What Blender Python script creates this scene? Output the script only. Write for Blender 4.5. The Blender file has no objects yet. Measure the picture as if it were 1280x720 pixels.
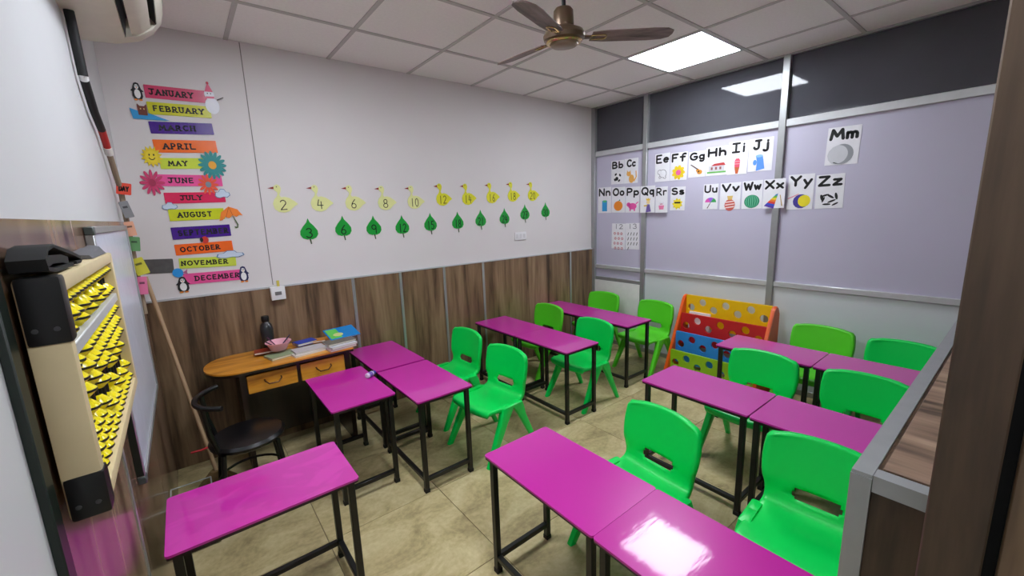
import bpy, bmesh, math, random
from mathutils import Vector, Matrix
random.seed(7)
S = bpy.context.scene
COL = S.collection
PI = math.pi

# ------------------------------------------------------------------ camera
FPX = 518.42                                    # focal length in pixels of the 1280x720 frame
CAM = Vector((-3.804, -3.255, 1.551))
YAW, PITCH, ROLL = .6656, -.1814, -.0341
fw = Vector((math.sin(YAW) * math.cos(PITCH), math.cos(YAW) * math.cos(PITCH), math.sin(PITCH)))
r0 = Vector((math.cos(YAW), -math.sin(YAW), 0)); u0 = r0.cross(fw)
RT = math.cos(ROLL) * r0 + math.sin(ROLL) * u0
UP = -math.sin(ROLL) * r0 + math.cos(ROLL) * u0
cd = bpy.data.cameras.new('camera'); cam = bpy.data.objects.new('camera', cd); COL.objects.link(cam)
cd.sensor_width = 36; cd.lens = FPX / 1280 * 36; cd.clip_start = .02
mw = Matrix((RT, UP, -fw)).transposed().to_4x4(); mw.translation = CAM; cam.matrix_world = mw
S.camera = cam

# ------------------------------------------------------------------ world and exposure (lamps: ceiling panels further down)
wd = bpy.data.worlds.new('world'); S.world = wd; wd.use_nodes = True
wd.node_tree.nodes['Background'].inputs[0].default_value = (.6, .65, .7, 1)
wd.node_tree.nodes['Background'].inputs[1].default_value = .15
vs = S.view_settings
vs.view_transform = 'Standard'; vs.look = 'None'; vs.gamma = 1; vs.use_curve_mapping = False
vs.exposure = 1.22
PANEL_POWER = 12.0

def hit(px, py, axis, val):                     # pixel -> point on the plane axis = val
    d = (px - 640) / FPX * RT - (py - 360) / FPX * UP + fw
    return CAM + d * ((val - CAM[axis]) / d[axis])

H = 2.651          # ceiling
LW = -4.027        # left wall
YF = -5.2          # end of the space behind the camera

# ------------------------------------------------------------------ materials
def lin(c):
    return tuple(((v / 255) / 12.92 if v / 255 <= .04045 else ((v / 255 + .055) / 1.055) ** 2.4) for v in c) + (1,)
_m = {}
def M(name, rgb, rough=.5, metal=0, spec=.5, noise=None, bump=None, coat=0, trans=0, emit=0, alpha=1):
    if name in _m: return _m[name]
    m = bpy.data.materials.new(name); _m[name] = m; m.use_nodes = True
    nt = m.node_tree; b = nt.nodes['Principled BSDF']
    c = lin(rgb)
    b.inputs['Base Color'].default_value = c
    b.inputs['Roughness'].default_value = rough; b.inputs['Metallic'].default_value = metal
    b.inputs['Specular IOR Level'].default_value = spec
    b.inputs['Coat Weight'].default_value = coat; b.inputs['Transmission Weight'].default_value = trans
    b.inputs['Alpha'].default_value = alpha
    if emit:
        b.inputs['Emission Color'].default_value = c; b.inputs['Emission Strength'].default_value = emit
    tc = nt.nodes.new('ShaderNodeTexCoord')
    if noise is None and not emit and not trans: noise = (18, .04)
    if noise:
        n = nt.nodes.new('ShaderNodeTexNoise'); n.inputs['Scale'].default_value = noise[0]; n.inputs['Detail'].default_value = 4
        nt.links.new(tc.outputs['Object'], n.inputs['Vector'])
        mx = nt.nodes.new('ShaderNodeMix'); mx.data_type = 'RGBA'
        k = noise[1]
        mx.inputs['A'].default_value = tuple(max(0, v * (1 - 2 * k)) for v in c[:3]) + (1,)
        mx.inputs['B'].default_value = tuple(min(1, v * (1 + 2 * k)) for v in c[:3]) + (1,)
        nt.links.new(n.outputs['Fac'], mx.inputs['Factor']); nt.links.new(mx.outputs['Result'], b.inputs['Base Color'])
    if bump:
        n2 = nt.nodes.new('ShaderNodeTexNoise'); n2.inputs['Scale'].default_value = bump[0]; n2.inputs['Detail'].default_value = 5
        nt.links.new(tc.outputs['Object'], n2.inputs['Vector'])
        bp = nt.nodes.new('ShaderNodeBump'); bp.inputs['Strength'].default_value = bump[1]; bp.inputs['Distance'].default_value = .01
        nt.links.new(n2.outputs['Fac'], bp.inputs['Height']); nt.links.new(bp.outputs['Normal'], b.inputs['Normal'])
    return m

def wood(name, cols, scale, rough=.35, coat=.0, rnd=True, streak=1.0):
    """laminate with grain: cols = dark, mid, light; scale = stretch of object coordinates"""
    if name in _m: return _m[name]
    m = bpy.data.materials.new(name); _m[name] = m; m.use_nodes = True
    nt = m.node_tree; b = nt.nodes['Principled BSDF']; L = nt.links.new
    tc = nt.nodes.new('ShaderNodeTexCoord'); mp = nt.nodes.new('ShaderNodeMapping'); mp.inputs['Scale'].default_value = scale
    if rnd:
        oi = nt.nodes.new('ShaderNodeObjectInfo'); ml = nt.nodes.new('ShaderNodeMath'); ml.operation = 'MULTIPLY'; ml.inputs[1].default_value = 17
        L(oi.outputs['Random'], ml.inputs[0]); L(ml.outputs[0], mp.inputs['Location'])
    L(tc.outputs['Object'], mp.inputs['Vector'])
    n1 = nt.nodes.new('ShaderNodeTexNoise'); n1.inputs['Scale'].default_value = 1.0; n1.inputs['Detail'].default_value = 5; n1.inputs['Distortion'].default_value = .9
    L(mp.outputs[0], n1.inputs['Vector'])
    n2 = nt.nodes.new('ShaderNodeTexNoise'); n2.inputs['Scale'].default_value = 6; n2.inputs['Detail'].default_value = 6
    L(mp.outputs[0], n2.inputs['Vector'])
    mx = nt.nodes.new('ShaderNodeMath'); mx.operation = 'MULTIPLY_ADD'; mx.inputs[1].default_value = .35
    L(n2.outputs['Fac'], mx.inputs[0]); L(n1.outputs['Fac'], mx.inputs[2])
    cr = nt.nodes.new('ShaderNodeValToRGB'); e = cr.color_ramp.elements
    e[0].position = .67 - .17 * streak; e[0].color = lin(cols[0]); e[1].position = .67 + .17 * streak; e[1].color = lin(cols[2])
    k = e.new(.66); k.color = lin(cols[1])
    L(mx.outputs[0], cr.inputs[0]); L(cr.outputs[0], b.inputs['Base Color'])
    b.inputs['Roughness'].default_value = rough; b.inputs['Coat Weight'].default_value = coat; b.inputs['Coat Roughness'].default_value = .12
    return m

def floor_mat():
    m = bpy.data.materials.new('floor_stone'); m.use_nodes = True
    nt = m.node_tree; b = nt.nodes['Principled BSDF']; L = nt.links.new
    tc = nt.nodes.new('ShaderNodeTexCoord'); oi = nt.nodes.new('ShaderNodeObjectInfo')
    ml = nt.nodes.new('ShaderNodeMath'); ml.operation = 'MULTIPLY'; ml.inputs[1].default_value = 31
    mp = nt.nodes.new('ShaderNodeMapping'); mp.inputs['Scale'].default_value = (2.4, 4.2, 1)
    L(oi.outputs['Random'], ml.inputs[0]); L(ml.outputs[0], mp.inputs['Location']); L(tc.outputs['Object'], mp.inputs['Vector'])
    n1 = nt.nodes.new('ShaderNodeTexNoise'); n1.inputs['Scale'].default_value = 1.3; n1.inputs['Detail'].default_value = 8; n1.inputs['Roughness'].default_value = .68; n1.inputs['Distortion'].default_value = .6
    L(mp.outputs[0], n1.inputs['Vector'])
    n2 = nt.nodes.new('ShaderNodeTexNoise'); n2.inputs['Scale'].default_value = 45; n2.inputs['Detail'].default_value = 4
    L(tc.outputs['Object'], n2.inputs['Vector'])
    ad = nt.nodes.new('ShaderNodeMath'); ad.operation = 'MULTIPLY_ADD'; ad.inputs[1].default_value = .22
    L(n2.outputs['Fac'], ad.inputs[0]); L(n1.outputs['Fac'], ad.inputs[2])
    cr = nt.nodes.new('ShaderNodeValToRGB'); e = cr.color_ramp.elements
    e[0].position = .42; e[0].color = lin((146, 130, 94)); e[1].position = .80; e[1].color = lin((218, 204, 160))
    k = e.new(.6); k.color = lin((192, 175, 128))
    L(ad.outputs[0], cr.inputs[0]); L(cr.outputs[0], b.inputs['Base Color'])
    b.inputs['Roughness'].default_value = .33; b.inputs['Specular IOR Level'].default_value = .4
    return m

def glass_mat(name, tint, ior=1.5, rough=.02):
    m = bpy.data.materials.new(name); m.use_nodes = True; nt = m.node_tree; L = nt.links.new
    nt.nodes.remove(nt.nodes['Principled BSDF']); out = nt.nodes['Material Output']
    t = nt.nodes.new('ShaderNodeBsdfTransparent'); t.inputs[0].default_value = tint
    g = nt.nodes.new('ShaderNodeBsdfGlossy'); g.inputs['Roughness'].default_value = rough
    f = nt.nodes.new('ShaderNodeFresnel'); f.inputs[0].default_value = ior
    mx = nt.nodes.new('ShaderNodeMixShader'); L(f.outputs[0], mx.inputs[0]); L(t.outputs[0], mx.inputs[1]); L(g.outputs[0], mx.inputs[2]); L(mx.outputs[0], out.inputs[0])
    return m

def desk_mat(name, rgb, kind=0):
    """glossy magenta laminate; kind 1 = pale smears, 2 = scuffed lacquer mirroring the ceiling panel"""
    m = bpy.data.materials.new(name); m.use_nodes = True; nt = m.node_tree; b = nt.nodes['Principled BSDF']; L = nt.links.new
    c = lin(rgb); b.inputs['Roughness'].default_value = .3; b.inputs['Specular IOR Level'].default_value = .4
    b.inputs['Coat Weight'].default_value = .75; b.inputs['Coat Roughness'].default_value = .05
    tc = nt.nodes.new('ShaderNodeTexCoord')
    n = nt.nodes.new('ShaderNodeTexNoise'); n.inputs['Scale'].default_value = 4; n.inputs['Detail'].default_value = 3
    L(tc.outputs['Object'], n.inputs['Vector'])
    mx = nt.nodes.new('ShaderNodeMix'); mx.data_type = 'RGBA'
    mx.inputs['A'].default_value = tuple(v * .99 for v in c[:3]) + (1,); mx.inputs['B'].default_value = tuple(min(1, v * 1.01) for v in c[:3]) + (1,)
    L(n.outputs['Fac'], mx.inputs['Factor']); last = mx.outputs['Result']
    if kind == 1:
        mp = nt.nodes.new('ShaderNodeMapping'); mp.inputs['Scale'].default_value = (9, 5, 1); L(tc.outputs['Object'], mp.inputs['Vector'])
        n2 = nt.nodes.new('ShaderNodeTexNoise'); n2.inputs['Scale'].default_value = 1; n2.inputs['Detail'].default_value = 2; n2.inputs['Distortion'].default_value = 1.5; L(mp.outputs[0], n2.inputs['Vector'])
        cr = nt.nodes.new('ShaderNodeValToRGB'); cr.color_ramp.elements[0].position = .48; cr.color_ramp.elements[1].position = .62
        cr.color_ramp.elements[1].color = (.35, .35, .35, 1); L(n2.outputs['Fac'], cr.inputs[0])
        m2 = nt.nodes.new('ShaderNodeMix'); m2.data_type = 'RGBA'; m2.inputs['B'].default_value = lin((226, 60, 186))
        L(cr.outputs[0], m2.inputs['Factor']); L(last, m2.inputs['A']); last = m2.outputs['Result']
    if kind == 2:                                # scuffed lacquer: streaky roughness breaks up what it mirrors
        mp = nt.nodes.new('ShaderNodeMapping'); mp.inputs['Scale'].default_value = (14, 70, 1); L(tc.outputs['Object'], mp.inputs['Vector'])
        n2 = nt.nodes.new('ShaderNodeTexNoise'); n2.inputs['Scale'].default_value = 1; n2.inputs['Detail'].default_value = 4; L(mp.outputs[0], n2.inputs['Vector'])
        mr = nt.nodes.new('ShaderNodeMapRange'); mr.inputs['To Min'].default_value = .0; mr.inputs['To Max'].default_value = .09; L(n2.outputs['Fac'], mr.inputs['Value']); L(mr.outputs[0], b.inputs['Coat Roughness'])
        bp = nt.nodes.new('ShaderNodeBump'); b.inputs['Specular IOR Level'].default_value = .25; b.inputs['Coat Weight'].default_value = .55; bp.inputs['Strength'].default_value = .06; bp.inputs['Distance'].default_value = .004; L(n2.outputs['Fac'], bp.inputs['Height']); L(bp.outputs['Normal'], b.inputs['Coat Normal'])
    L(last, b.inputs['Base Color'])
    return m

def C(rgb, rough=.55):                           # plain coloured paper / paint
    return M('paint_%d_%d_%d' % tuple(rgb), rgb, rough)

WALL = M('wall_paint', (222, 217, 216), .55, noise=(3, .015), bump=(140, .02))
WALLW = M('white_wall_paint', (206, 207, 209), .5, noise=(3, .015))
TILE = M('ceiling_tile', (248, 245, 242), .9, noise=(60, .03), bump=(160, .25))
GRID = M('ceiling_grid', (196, 193, 190), .6)
ALU = M('aluminium', (168, 170, 170), .38, metal=.55, noise=(25, .05))
ALUL = M('aluminium_bright', (205, 207, 208), .35, metal=.3, noise=(25, .04))
BOARD = M('lavender_board', (196, 193, 212), .35, noise=(2, .02))
LOWP = M('white_laminate_panel', (214, 220, 222), .35, noise=(2, .02))
BLACK = M('black_metal', (16, 16, 17), .38, noise=(20, .1))
RUB = M('black_rubber', (12, 12, 12), .7)
WOODB = wood('brown_laminate', ((66, 50, 36), (124, 99, 74), (154, 129, 100)), (9.5, 9.5, .7), .36, 0, streak=1.2)
WOODL = wood('glossy_brown_laminate', ((78, 58, 46), (120, 94, 76), (152, 126, 104)), (7.0, 7.0, .6), .24, .12)
WOODD = wood('dark_door_laminate', ((54, 41, 30), (80, 62, 46), (100, 79, 60)), (11, 11, .9), .5, 0)
WOODT = wood('striped_counter_laminate', ((70, 54, 42), (128, 103, 84), (156, 130, 108)), (9.0, .9, 9), .5, 0)
GREEN = M('green_plastic', (0, 224, 92), .32, spec=.45, noise=(5, .02))
LIME = M('lime_plastic', (92, 216, 44), .34, spec=.45, noise=(5, .02))
FLOORM = floor_mat()
GROUT = M('grout', (120, 106, 78), .8)

# ------------------------------------------------------------------ mesh helpers
class MB:
    def __init__(s): s.bm = bmesh.new(); s.mi = 0
    def _new(s, n0):
        return [v for v in list(s.bm.verts)[n0:]]
    def box(s, lo, hi, bev=0, seg=2):
        c = [(lo[i] + hi[i]) / 2 for i in range(3)]; d = [abs(hi[i] - lo[i]) for i in range(3)]
        g = bmesh.ops.create_cube(s.bm, size=1, matrix=Matrix.Translation(c) @ Matrix.Diagonal((*d, 1)))
        es = list({e for v in g['verts'] for e in v.link_edges})
        if bev: bmesh.ops.bevel(s.bm, geom=es, offset=bev, segments=seg, affect='EDGES', profile=.6)
        return s
    def mbox(s, mat, size, bev=0, seg=2):        # box of a size at a matrix
        g = bmesh.ops.create_cube(s.bm, size=1, matrix=mat @ Matrix.Diagonal((*size, 1)))
        es = list({e for v in g['verts'] for e in v.link_edges})
        if bev: bmesh.ops.bevel(s.bm, geom=es, offset=bev, segments=seg, affect='EDGES', profile=.6)
        return s
    def rings(s, rings, closed=True, cap=True):
        R = [[s.bm.verts.new(p) for p in r] for r in rings]; n = len(R[0])
        for a, b in zip(R, R[1:]):
            for i in range(n if closed else n - 1):
                f = s.bm.faces.new((a[i], a[(i + 1) % n], b[(i + 1) % n], b[i])); f.material_index = s.mi
        if cap and closed:
            s.bm.faces.new(R[0][::-1]).material_index = s.mi; s.bm.faces.new(R[-1]).material_index = s.mi
        return s
    def tube(s, pts, r, n=10, square=False):
        pts = [Vector(p) for p in pts]; rr = r if isinstance(r, (list, tuple)) else [r] * len(pts)
        out = []; up = None
        for i, p in enumerate(pts):
            t = (pts[min(i + 1, len(pts) - 1)] - pts[max(i - 1, 0)]).normalized()
            if up is None: up = Vector((0, 0, 1)) if abs(t.z) < .9 else Vector((0, 1, 0))
            a = t.cross(up).normalized(); b = a.cross(t).normalized(); up = b
            if square: out.append([p + (a * x + b * y) * rr[i] for x, y in ((-1, -1), (1, -1), (1, 1), (-1, 1))])
            else: out.append([p + (a * math.cos(k * 2 * PI / n) + b * math.sin(k * 2 * PI / n)) * rr[i] for k in range(n)])
        return s.rings(out)
    def lathe(s, prof, n=24, o=(0, 0, 0), cap=True):
        return s.rings([[(o[0] + r * math.cos(k * 2 * PI / n), o[1] + r * math.sin(k * 2 * PI / n), o[2] + z) for k in range(n)] for r, z in prof], cap=cap)
    def prism(s, poly, z0, z1):                  # polygon in xy, extruded along z
        a = [s.bm.verts.new((x, y, z0)) for x, y in poly]; b = [s.bm.verts.new((x, y, z1)) for x, y in poly]
        n = len(poly)
        s.bm.faces.new(b).material_index = s.mi; s.bm.faces.new(a[::-1]).material_index = s.mi
        for i in range(n): s.bm.faces.new((a[i], a[(i + 1) % n], b[(i + 1) % n], b[i])).material_index = s.mi
        return s
    def mesh(s, name, mat, angle=38):
        bmesh.ops.recalc_face_normals(s.bm, faces=s.bm.faces)
        for f in s.bm.faces: f.smooth = True
        for e in s.bm.edges:
            if len(e.link_faces) != 2 or e.calc_face_angle(0) > math.radians(angle): e.smooth = False
        me = bpy.data.meshes.new(name); s.bm.to_mesh(me); s.bm.free()
        for m in (mat if isinstance(mat, (list, tuple)) else [mat]): me.materials.append(m)
        return me
    def obj(s, name, mat, parent=None, angle=38):
        return link(name, s.mesh(name, mat, angle), parent)
def link(name, me, parent=None):
    o = bpy.data.objects.new(name, me); COL.objects.link(o)
    if parent: o.parent = parent
    return o
def tag(o, label, cat, group=None):
    o['label'] = label; o['category'] = cat
    if group: o['group'] = group
    return o
def thing(name, label, cat, loc=(0, 0, 0), rz=0, group=None):
    o = bpy.data.objects.new(name, None); COL.objects.link(o); o.location = loc; o.rotation_euler.z = rz
    o.empty_display_size = .05
    return tag(o, label, cat, group)
def struct(o): o['kind'] = 'structure'; return o
def copy_tree(o, parent=None):
    c = o.copy(); COL.objects.link(c); c.parent = parent
    for ch in [x for x in KIDS.get(o.name, [])]: copy_tree(ch, c)
    return c
KIDS = {}
def regkids(o):
    KIDS[o.name] = list(o.children)
    for c in o.children: regkids(c)
def rrect(w, h, r, n=5, cx=0, cy=0):
    p = []
    for sx, sy, a0 in ((1, 1, 0), (-1, 1, 90), (-1, -1, 180), (1, -1, 270)):
        for k in range(n + 1):
            a = math.radians(a0 + 90 * k / n); p.append((cx + sx * (w / 2 - r) + r * math.cos(a), cy + sy * (h / 2 - r) + r * math.sin(a)))
    return p
def ell(cx, cy, a, b, n=20, rot=0):
    return [(cx + a * math.cos(t) * math.cos(rot) - b * math.sin(t) * math.sin(rot), cy + a * math.cos(t) * math.sin(rot) + b * math.sin(t) * math.cos(rot)) for t in [k * 2 * PI / n for k in range(n)]]

# ------------------------------------------------------------------ the setting
# floor: slab with separate tiles
fl = struct(MB().box((LW - .3, YF, -.06), (1.6, .2, -.004)).obj('floor', GROUT))
xs = [-2.845 + .6 * k for k in range(-3, 7)]; ys = [-1.285 + .6 * k for k in range(-7, 4)]
full = None
for i in range(len(xs) - 1):
    for j in range(len(ys) - 1):
        x0, x1 = max(xs[i], LW), min(xs[i + 1], 0.0); y0, y1 = max(ys[j], YF + .1), min(ys[j + 1], 0.0)
        if x1 - x0 < .02 or y1 - y0 < .02: continue
        w, h = x1 - x0 - .003, y1 - y0 - .003
        if full and abs(w - .597) < 1e-4 and abs(h - .597) < 1e-4: o = link('floor_tile', full, fl)
        else:
            o = MB().box((-w / 2, -h / 2, -.008), (w / 2, h / 2, 0), .0008, 1).obj('floor_tile', FLOORM, fl)
            if abs(w - .597) < 1e-4 and abs(h - .597) < 1e-4: full = o.data
        o.location = ((x0 + x1) / 2, (y0 + y1) / 2, 0)

# ceiling: suspended grid with lay-in tiles
ce = struct(MB().box((LW - .1, YF, H + .03), (0.05, .1, H + .08)).obj('ceiling', TILE))
cx = [0.0] + [-(.423 + .6 * k) for k in range(7)]; cy = [0.0] + [-(.5703 + .6 * k) for k in range(8)]
cx[-1] = LW
PANELS = {(1, 2), (5, 2), (5, 5)}                # cells with a light panel
full = None
for i in range(len(cx) - 1):
    for j in range(len(cy) - 1):
        if (i, j) in PANELS: continue
        w, h = cx[i] - cx[i + 1] - .004, cy[j] - cy[j + 1] - .004
        if abs(w - .596) < 1e-4 and abs(h - .596) < 1e-4 and full: o = link('ceiling_tile', full, ce)
        else:
            o = MB().box((-w / 2, -h / 2, 0), (w / 2, h / 2, .012)).obj('ceiling_tile', TILE, ce)
            if abs(w - .596) < 1e-4 and abs(h - .596) < 1e-4: full = o.data
        o.location = ((cx[i] + cx[i + 1]) / 2, (cy[j] + cy[j + 1]) / 2, H + .004)
for x in cx[1:-1]: MB().box((x - .012, YF, H - .001), (x + .012, 0, H + .005)).obj('grid_bar', GRID, ce)
for y in cy[1:]: MB().box((LW, y - .012, H - .002), (0, y + .012, H + .005)).obj('grid_bar', GRID, ce)
PLIT = M('light_diffuser', (240, 246, 255), .4, emit=PANEL_POWER)
LN = {(1, 2): 'glowing square ceiling light panel beyond the fan', (5, 2): 'glowing square ceiling light panel above the left wall side', (5, 5): 'glowing square ceiling light panel above the doorway'}
for (i, j) in sorted(PANELS):
    t = thing('ceiling_light', LN[(i, j)], 'ceiling light', ((cx[i] + cx[i + 1]) / 2, (cy[j] + cy[j + 1]) / 2, H), group='square ceiling light panels')
    m = MB()
    for a, b in (((-.295, -.295), (.295, -.28)), ((-.295, .28), (.295, .295)), ((-.295, -.28), (-.28, .28)), ((.28, -.28), (.295, .28))):
        m.box((*a, -.003), (*b, .012))
    m.obj('frame', ALUL, t)
    MB().box((-.28, -.28, .001), (.28, .28, .01)).obj('diffuser', PLIT, t)

# back wall
wb = struct(MB().box((LW - .1, 0, 0), (.05, .1, H + .03)).obj('wall_back', WALL))
ZW = 1.09
strips = [-2.815, -2.43, -2.02, -1.60, -.41]
edges = [LW] + strips + [-.03]
for a, b in zip(edges, edges[1:]):
    MB().box((a + .003, -.014, .0), (b - .003, 0, ZW), .0015, 1).obj('wainscot_panel', WOODB, wb)
for x in strips:
    MB().box((x - .011, -.021, 0), (x + .011, -.001, ZW), .002, 1).obj('aluminium_strip', ALU, wb)
MB().box((LW, -.019, ZW), (-.03, 0, ZW + .012)).obj('cap_strip', ALUL, wb)
MB().box((-3.3515 - .0025, -.002, ZW + .02), (-3.3515 + .0025, .001, H)).obj('seam', M('seam_grey', (130, 126, 122), .8), wb)

# left wall
wl = struct(MB().box((LW - .1, YF, 0), (LW, .1, H + .03)).obj('wall_left', WALLW))
for a, b in ((-2.335, -1.69), (-1.684, -.95), (-.944, -.016)):
    MB().box((LW, a, 0), (LW + .004, b, 1.568), .001, 1).obj('wall_panel', WOODL, wl)
MB().box((LW, -1.70, 0), (LW + .007, -1.674, 1.02)).obj('aluminium_strip', ALU, wl)
MB().box((LW, -2.372, 0), (LW + .012, -2.335, 1.568), .002, 1).obj('edge_trim', M('dark_green_trim', (22, 32, 26), .4), wl)

# right partition wall: aluminium frame, boards, dark glass
wr = struct(MB().box((-.045, -.05, 0), (.03, 0, H), .003, 1).obj('wall_right', ALU))
posts = [-.691, -1.916, -3.14, -4.36]
for y in posts: MB().box((-.036, y - .025, 0), (.03, y + .025, H), .003, 1).obj('post', ALU, wr)
bays = [(-.05, -.666), (-.716, -1.891), (-1.941, -3.115), (-3.165, -4.335), (-4.385, YF)]
GL = M('dark_film_glass', (84, 85, 92), .05, noise=(2.5, .12), alpha=.85)
for i, (a, b) in enumerate(bays):
    MB().box((-.03, b, 2.128), (.03, a, 2.182), .003, 1).obj('rail', ALUL, wr)
    MB().box((-.03, b, .872), (.03, a, .914), .003, 1).obj('rail', ALUL, wr)
    MB().box((-.03, b, 0), (.03, a, .045), .003, 1).obj('rail', ALU, wr)
    MB().box((-.03, b, H - .012), (.03, a, H + .03)).obj('rail', ALU, wr)
    MB().box((-.008, b, .914), (.01, a, 2.128)).obj('board_panel', BOARD, wr)
    MB().box((-.003, b, 2.182), (.003, a, H - .012)).obj('pane', GL, wr)
    if i:
        MB().box((-.012, b, .045), (.01, a, .872)).obj('lower_panel', LOWP, wr)
MB().box((-.03, -.666, .735), (.03, -.05, .775), .003, 1).obj('rail', ALU, wr)
MB().box((-.008, -.666, .775), (.01, -.05, .872)).obj('board_panel', BOARD, wr)
MB().box((-.034, -.664, .045), (.01, -.03, .735), .004, 2).obj('lower_panel', M('white_board', (226, 224, 220), .4), wr)
# the corridor behind the glass
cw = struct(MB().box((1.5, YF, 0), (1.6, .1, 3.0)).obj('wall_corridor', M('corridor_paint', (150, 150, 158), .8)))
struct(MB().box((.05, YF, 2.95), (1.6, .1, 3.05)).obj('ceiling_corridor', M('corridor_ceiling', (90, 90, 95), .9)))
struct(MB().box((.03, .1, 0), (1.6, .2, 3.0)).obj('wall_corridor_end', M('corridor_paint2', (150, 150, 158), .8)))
a, b = hit(1052, 50, 0, .3), hit(925, 150, 0, .3)
cb = MB().tube([Vector((a.x, a.y - .2, 2.951)), a, a.lerp(b, .5) + Vector((0, 0, -.03)), b, b + Vector((0, .5, -.1))], .004, 6).obj('cable', M('cable_dark', (25, 25, 28), .6))
tag(cb, 'thin dark cable hanging behind the upper dark glass', 'cable')
# wall at the far end behind the camera
struct(MB().box((LW - .1, YF - .1, 0), (.05, YF, H + .03)).obj('wall_front', WALLW))

# low partition at the right edge and the door post beside it
HP = 1.09
hp = thing('low_partition', 'low brown partition with aluminium edges at the lower right', 'partition', (0, 0, 0))
MB().box((-2.9410, -3.30, 0), (-.03, -3.1075, HP - .004)).obj('core', WOODD, hp)
for k in range(5):                               # planks of the top
    x0 = -2.9050 + k * .56
    MB().box((x0, -3.30, HP - .006), (x0 + .556, -3.1365, HP + .001), .001, 1).obj('top_plank', WOODT, hp)
MB().box((-2.9470, -3.1305, HP - .003), (-.03, -3.1025, HP + .003)).obj('edge_trim', ALU, hp)
MB().box((-2.9110, -3.1065, HP - .04), (-.03, -3.1015, HP - .0035)).obj('edge_trim', ALU, hp)
MB().box((-2.9480, -3.30, HP - .026), (-2.9190, -3.1315, HP + .004)).obj('edge_trim', ALU, hp)
MB().box((-2.9490, -3.1305, 0), (-2.9415, -3.1015, HP - .0035)).obj('corner_trim', ALU, hp)
MB().box((-2.9410, -3.1070, 0), (-2.9115, -3.1015, HP - .0035)).obj('corner_trim', ALU, hp)
dr = struct(MB().box((-3.04, -3.262, 0), (-2.955, -3.2035, H), .002, 1).obj('door_1', WOODD))
MB().box((-3.022, -3.62, 0), (-2.96, -3.274, H), .002, 1).obj('door_leaf', WOODB, dr)
MB().box((-3.0, -3.275, 0), (-2.96, -3.26, H)).obj('gap_seal', RUB, dr)

# ------------------------------------------------------------------ school desks
DW, DL, DH = .35, .585, .56
MAG = desk_mat('magenta_laminate', (196, 28, 158)); MAGS = desk_mat('magenta_laminate_smeared', (196, 28, 158), 1); MAGW = desk_mat('magenta_laminate_scuffed', (190, 26, 152), 2)
EDGE = M('dark_edge_band', (40, 6, 30), .4)
def make_desk():
    t = thing('school_desk', '', 'desk')
    MB().prism(rrect(DW, DL, .012), DH - .008, DH).obj('tabletop', MAG, t)
    MB().prism(rrect(DW - .003, DL - .003, .011), DH - .017, DH - .0075).obj('edge_band', EDGE, t)
    ix, iy = DW / 2 - .028, DL / 2 - .028
    for sx in (-1, 1):
        for sy in (-1, 1):
            l = MB().box((sx * ix - .0125, sy * iy - .0125, .012), (sx * ix + .0125, sy * iy + .0125, DH - .0165), .002, 1).obj('leg', BLACK, t)
            MB().box((sx * ix - .0145, sy * iy - .0145, 0), (sx * ix + .0145, sy * iy + .0145, .022), .002, 1).obj('foot_cap', RUB, l)
    for sy in (-1, 1):
        MB().box((-ix + .012, sy * iy - .011, .065), (ix - .012, sy * iy + .011, .089), .002, 1).obj('stretcher', BLACK, t)
        MB().box((-ix + .012, sy * iy - .011, DH - .030), (ix - .012, sy * iy + .011, DH - .017)).obj('apron', BLACK, t)
    MB().box((-ix - .011, -iy + .012, .065), (-ix + .011, iy - .012, .089), .002, 1).obj('stretcher', BLACK, t)
    for sx in (-1, 1): MB().box((sx * ix - .011, -iy + .012, DH - .030), (sx * ix + .011, iy - .012, DH - .017)).obj('apron', BLACK, t)
    return t
desk0 = make_desk(); regkids(desk0)
GD = 'magenta school desks'
desks = [ # cx, cy, rot, label, material of the top
 (-3.685, -1.560, -PI / 2, 'magenta desk alone against the left wall panelling, smeared glossy top', MAGS),
 (-3.146, -.800, 0, 'magenta desk pushed against the front of the wooden teacher desk', MAG),
 (-2.760, -.395, 0, 'magenta desk at the brown back wall, beside the teacher desk end', MAG),
 (-2.760, -1.003, 0, 'magenta desk facing the nearest back-wall green chairs, white bottle at its edge', MAG),
 (-2.768, -2.222, 0, 'magenta desk in the middle foreground, joined to the brightly lit one', MAG),
 (-2.770, -2.808, 0, 'magenta desk in the foreground with a bright white patch of light', MAGW),
 (-1.619, -.412, 0, 'magenta desk of the second row touching the brown back wall', MAG),
 (-1.619, -1.000, 0, 'magenta desk of the second row, aisle side of the left block', MAG),
 (-1.641, -2.208, 0, 'magenta desk of the second row, aisle side of the right block', MAG),
 (-1.645, -2.800, 0, 'magenta desk of the second row cut off by the low partition', MAG),
 (-.775, -.310, 0, 'magenta desk of the last row in the far back corner', MAG),
 (-.775, -.898, 0, 'magenta desk of the last row, aisle side of the left block', MAG),
 (-.719, -2.194, 0, 'magenta desk of the last row in front of the colourful book rack', MAG),
 (-.719, -2.785, 0, 'magenta desk of the last row cut off by the low partition', MAG)]
tops = []
for i, (x, y, rz, lb, mt) in enumerate(desks):
    o = desk0 if i == 0 else copy_tree(desk0)
    o.location = (x, y, 0); o.rotation_euler.z = rz; o['label'] = lb; o['group'] = GD
    tops.append((o, mt))
for o, mt in tops:
    if mt is not MAG:
        tp = [c for c in COL.objects if c.parent == o and c.name.startswith('tabletop')][0]
        tp.data = tp.data.copy(); tp.data.materials[0] = mt

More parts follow.
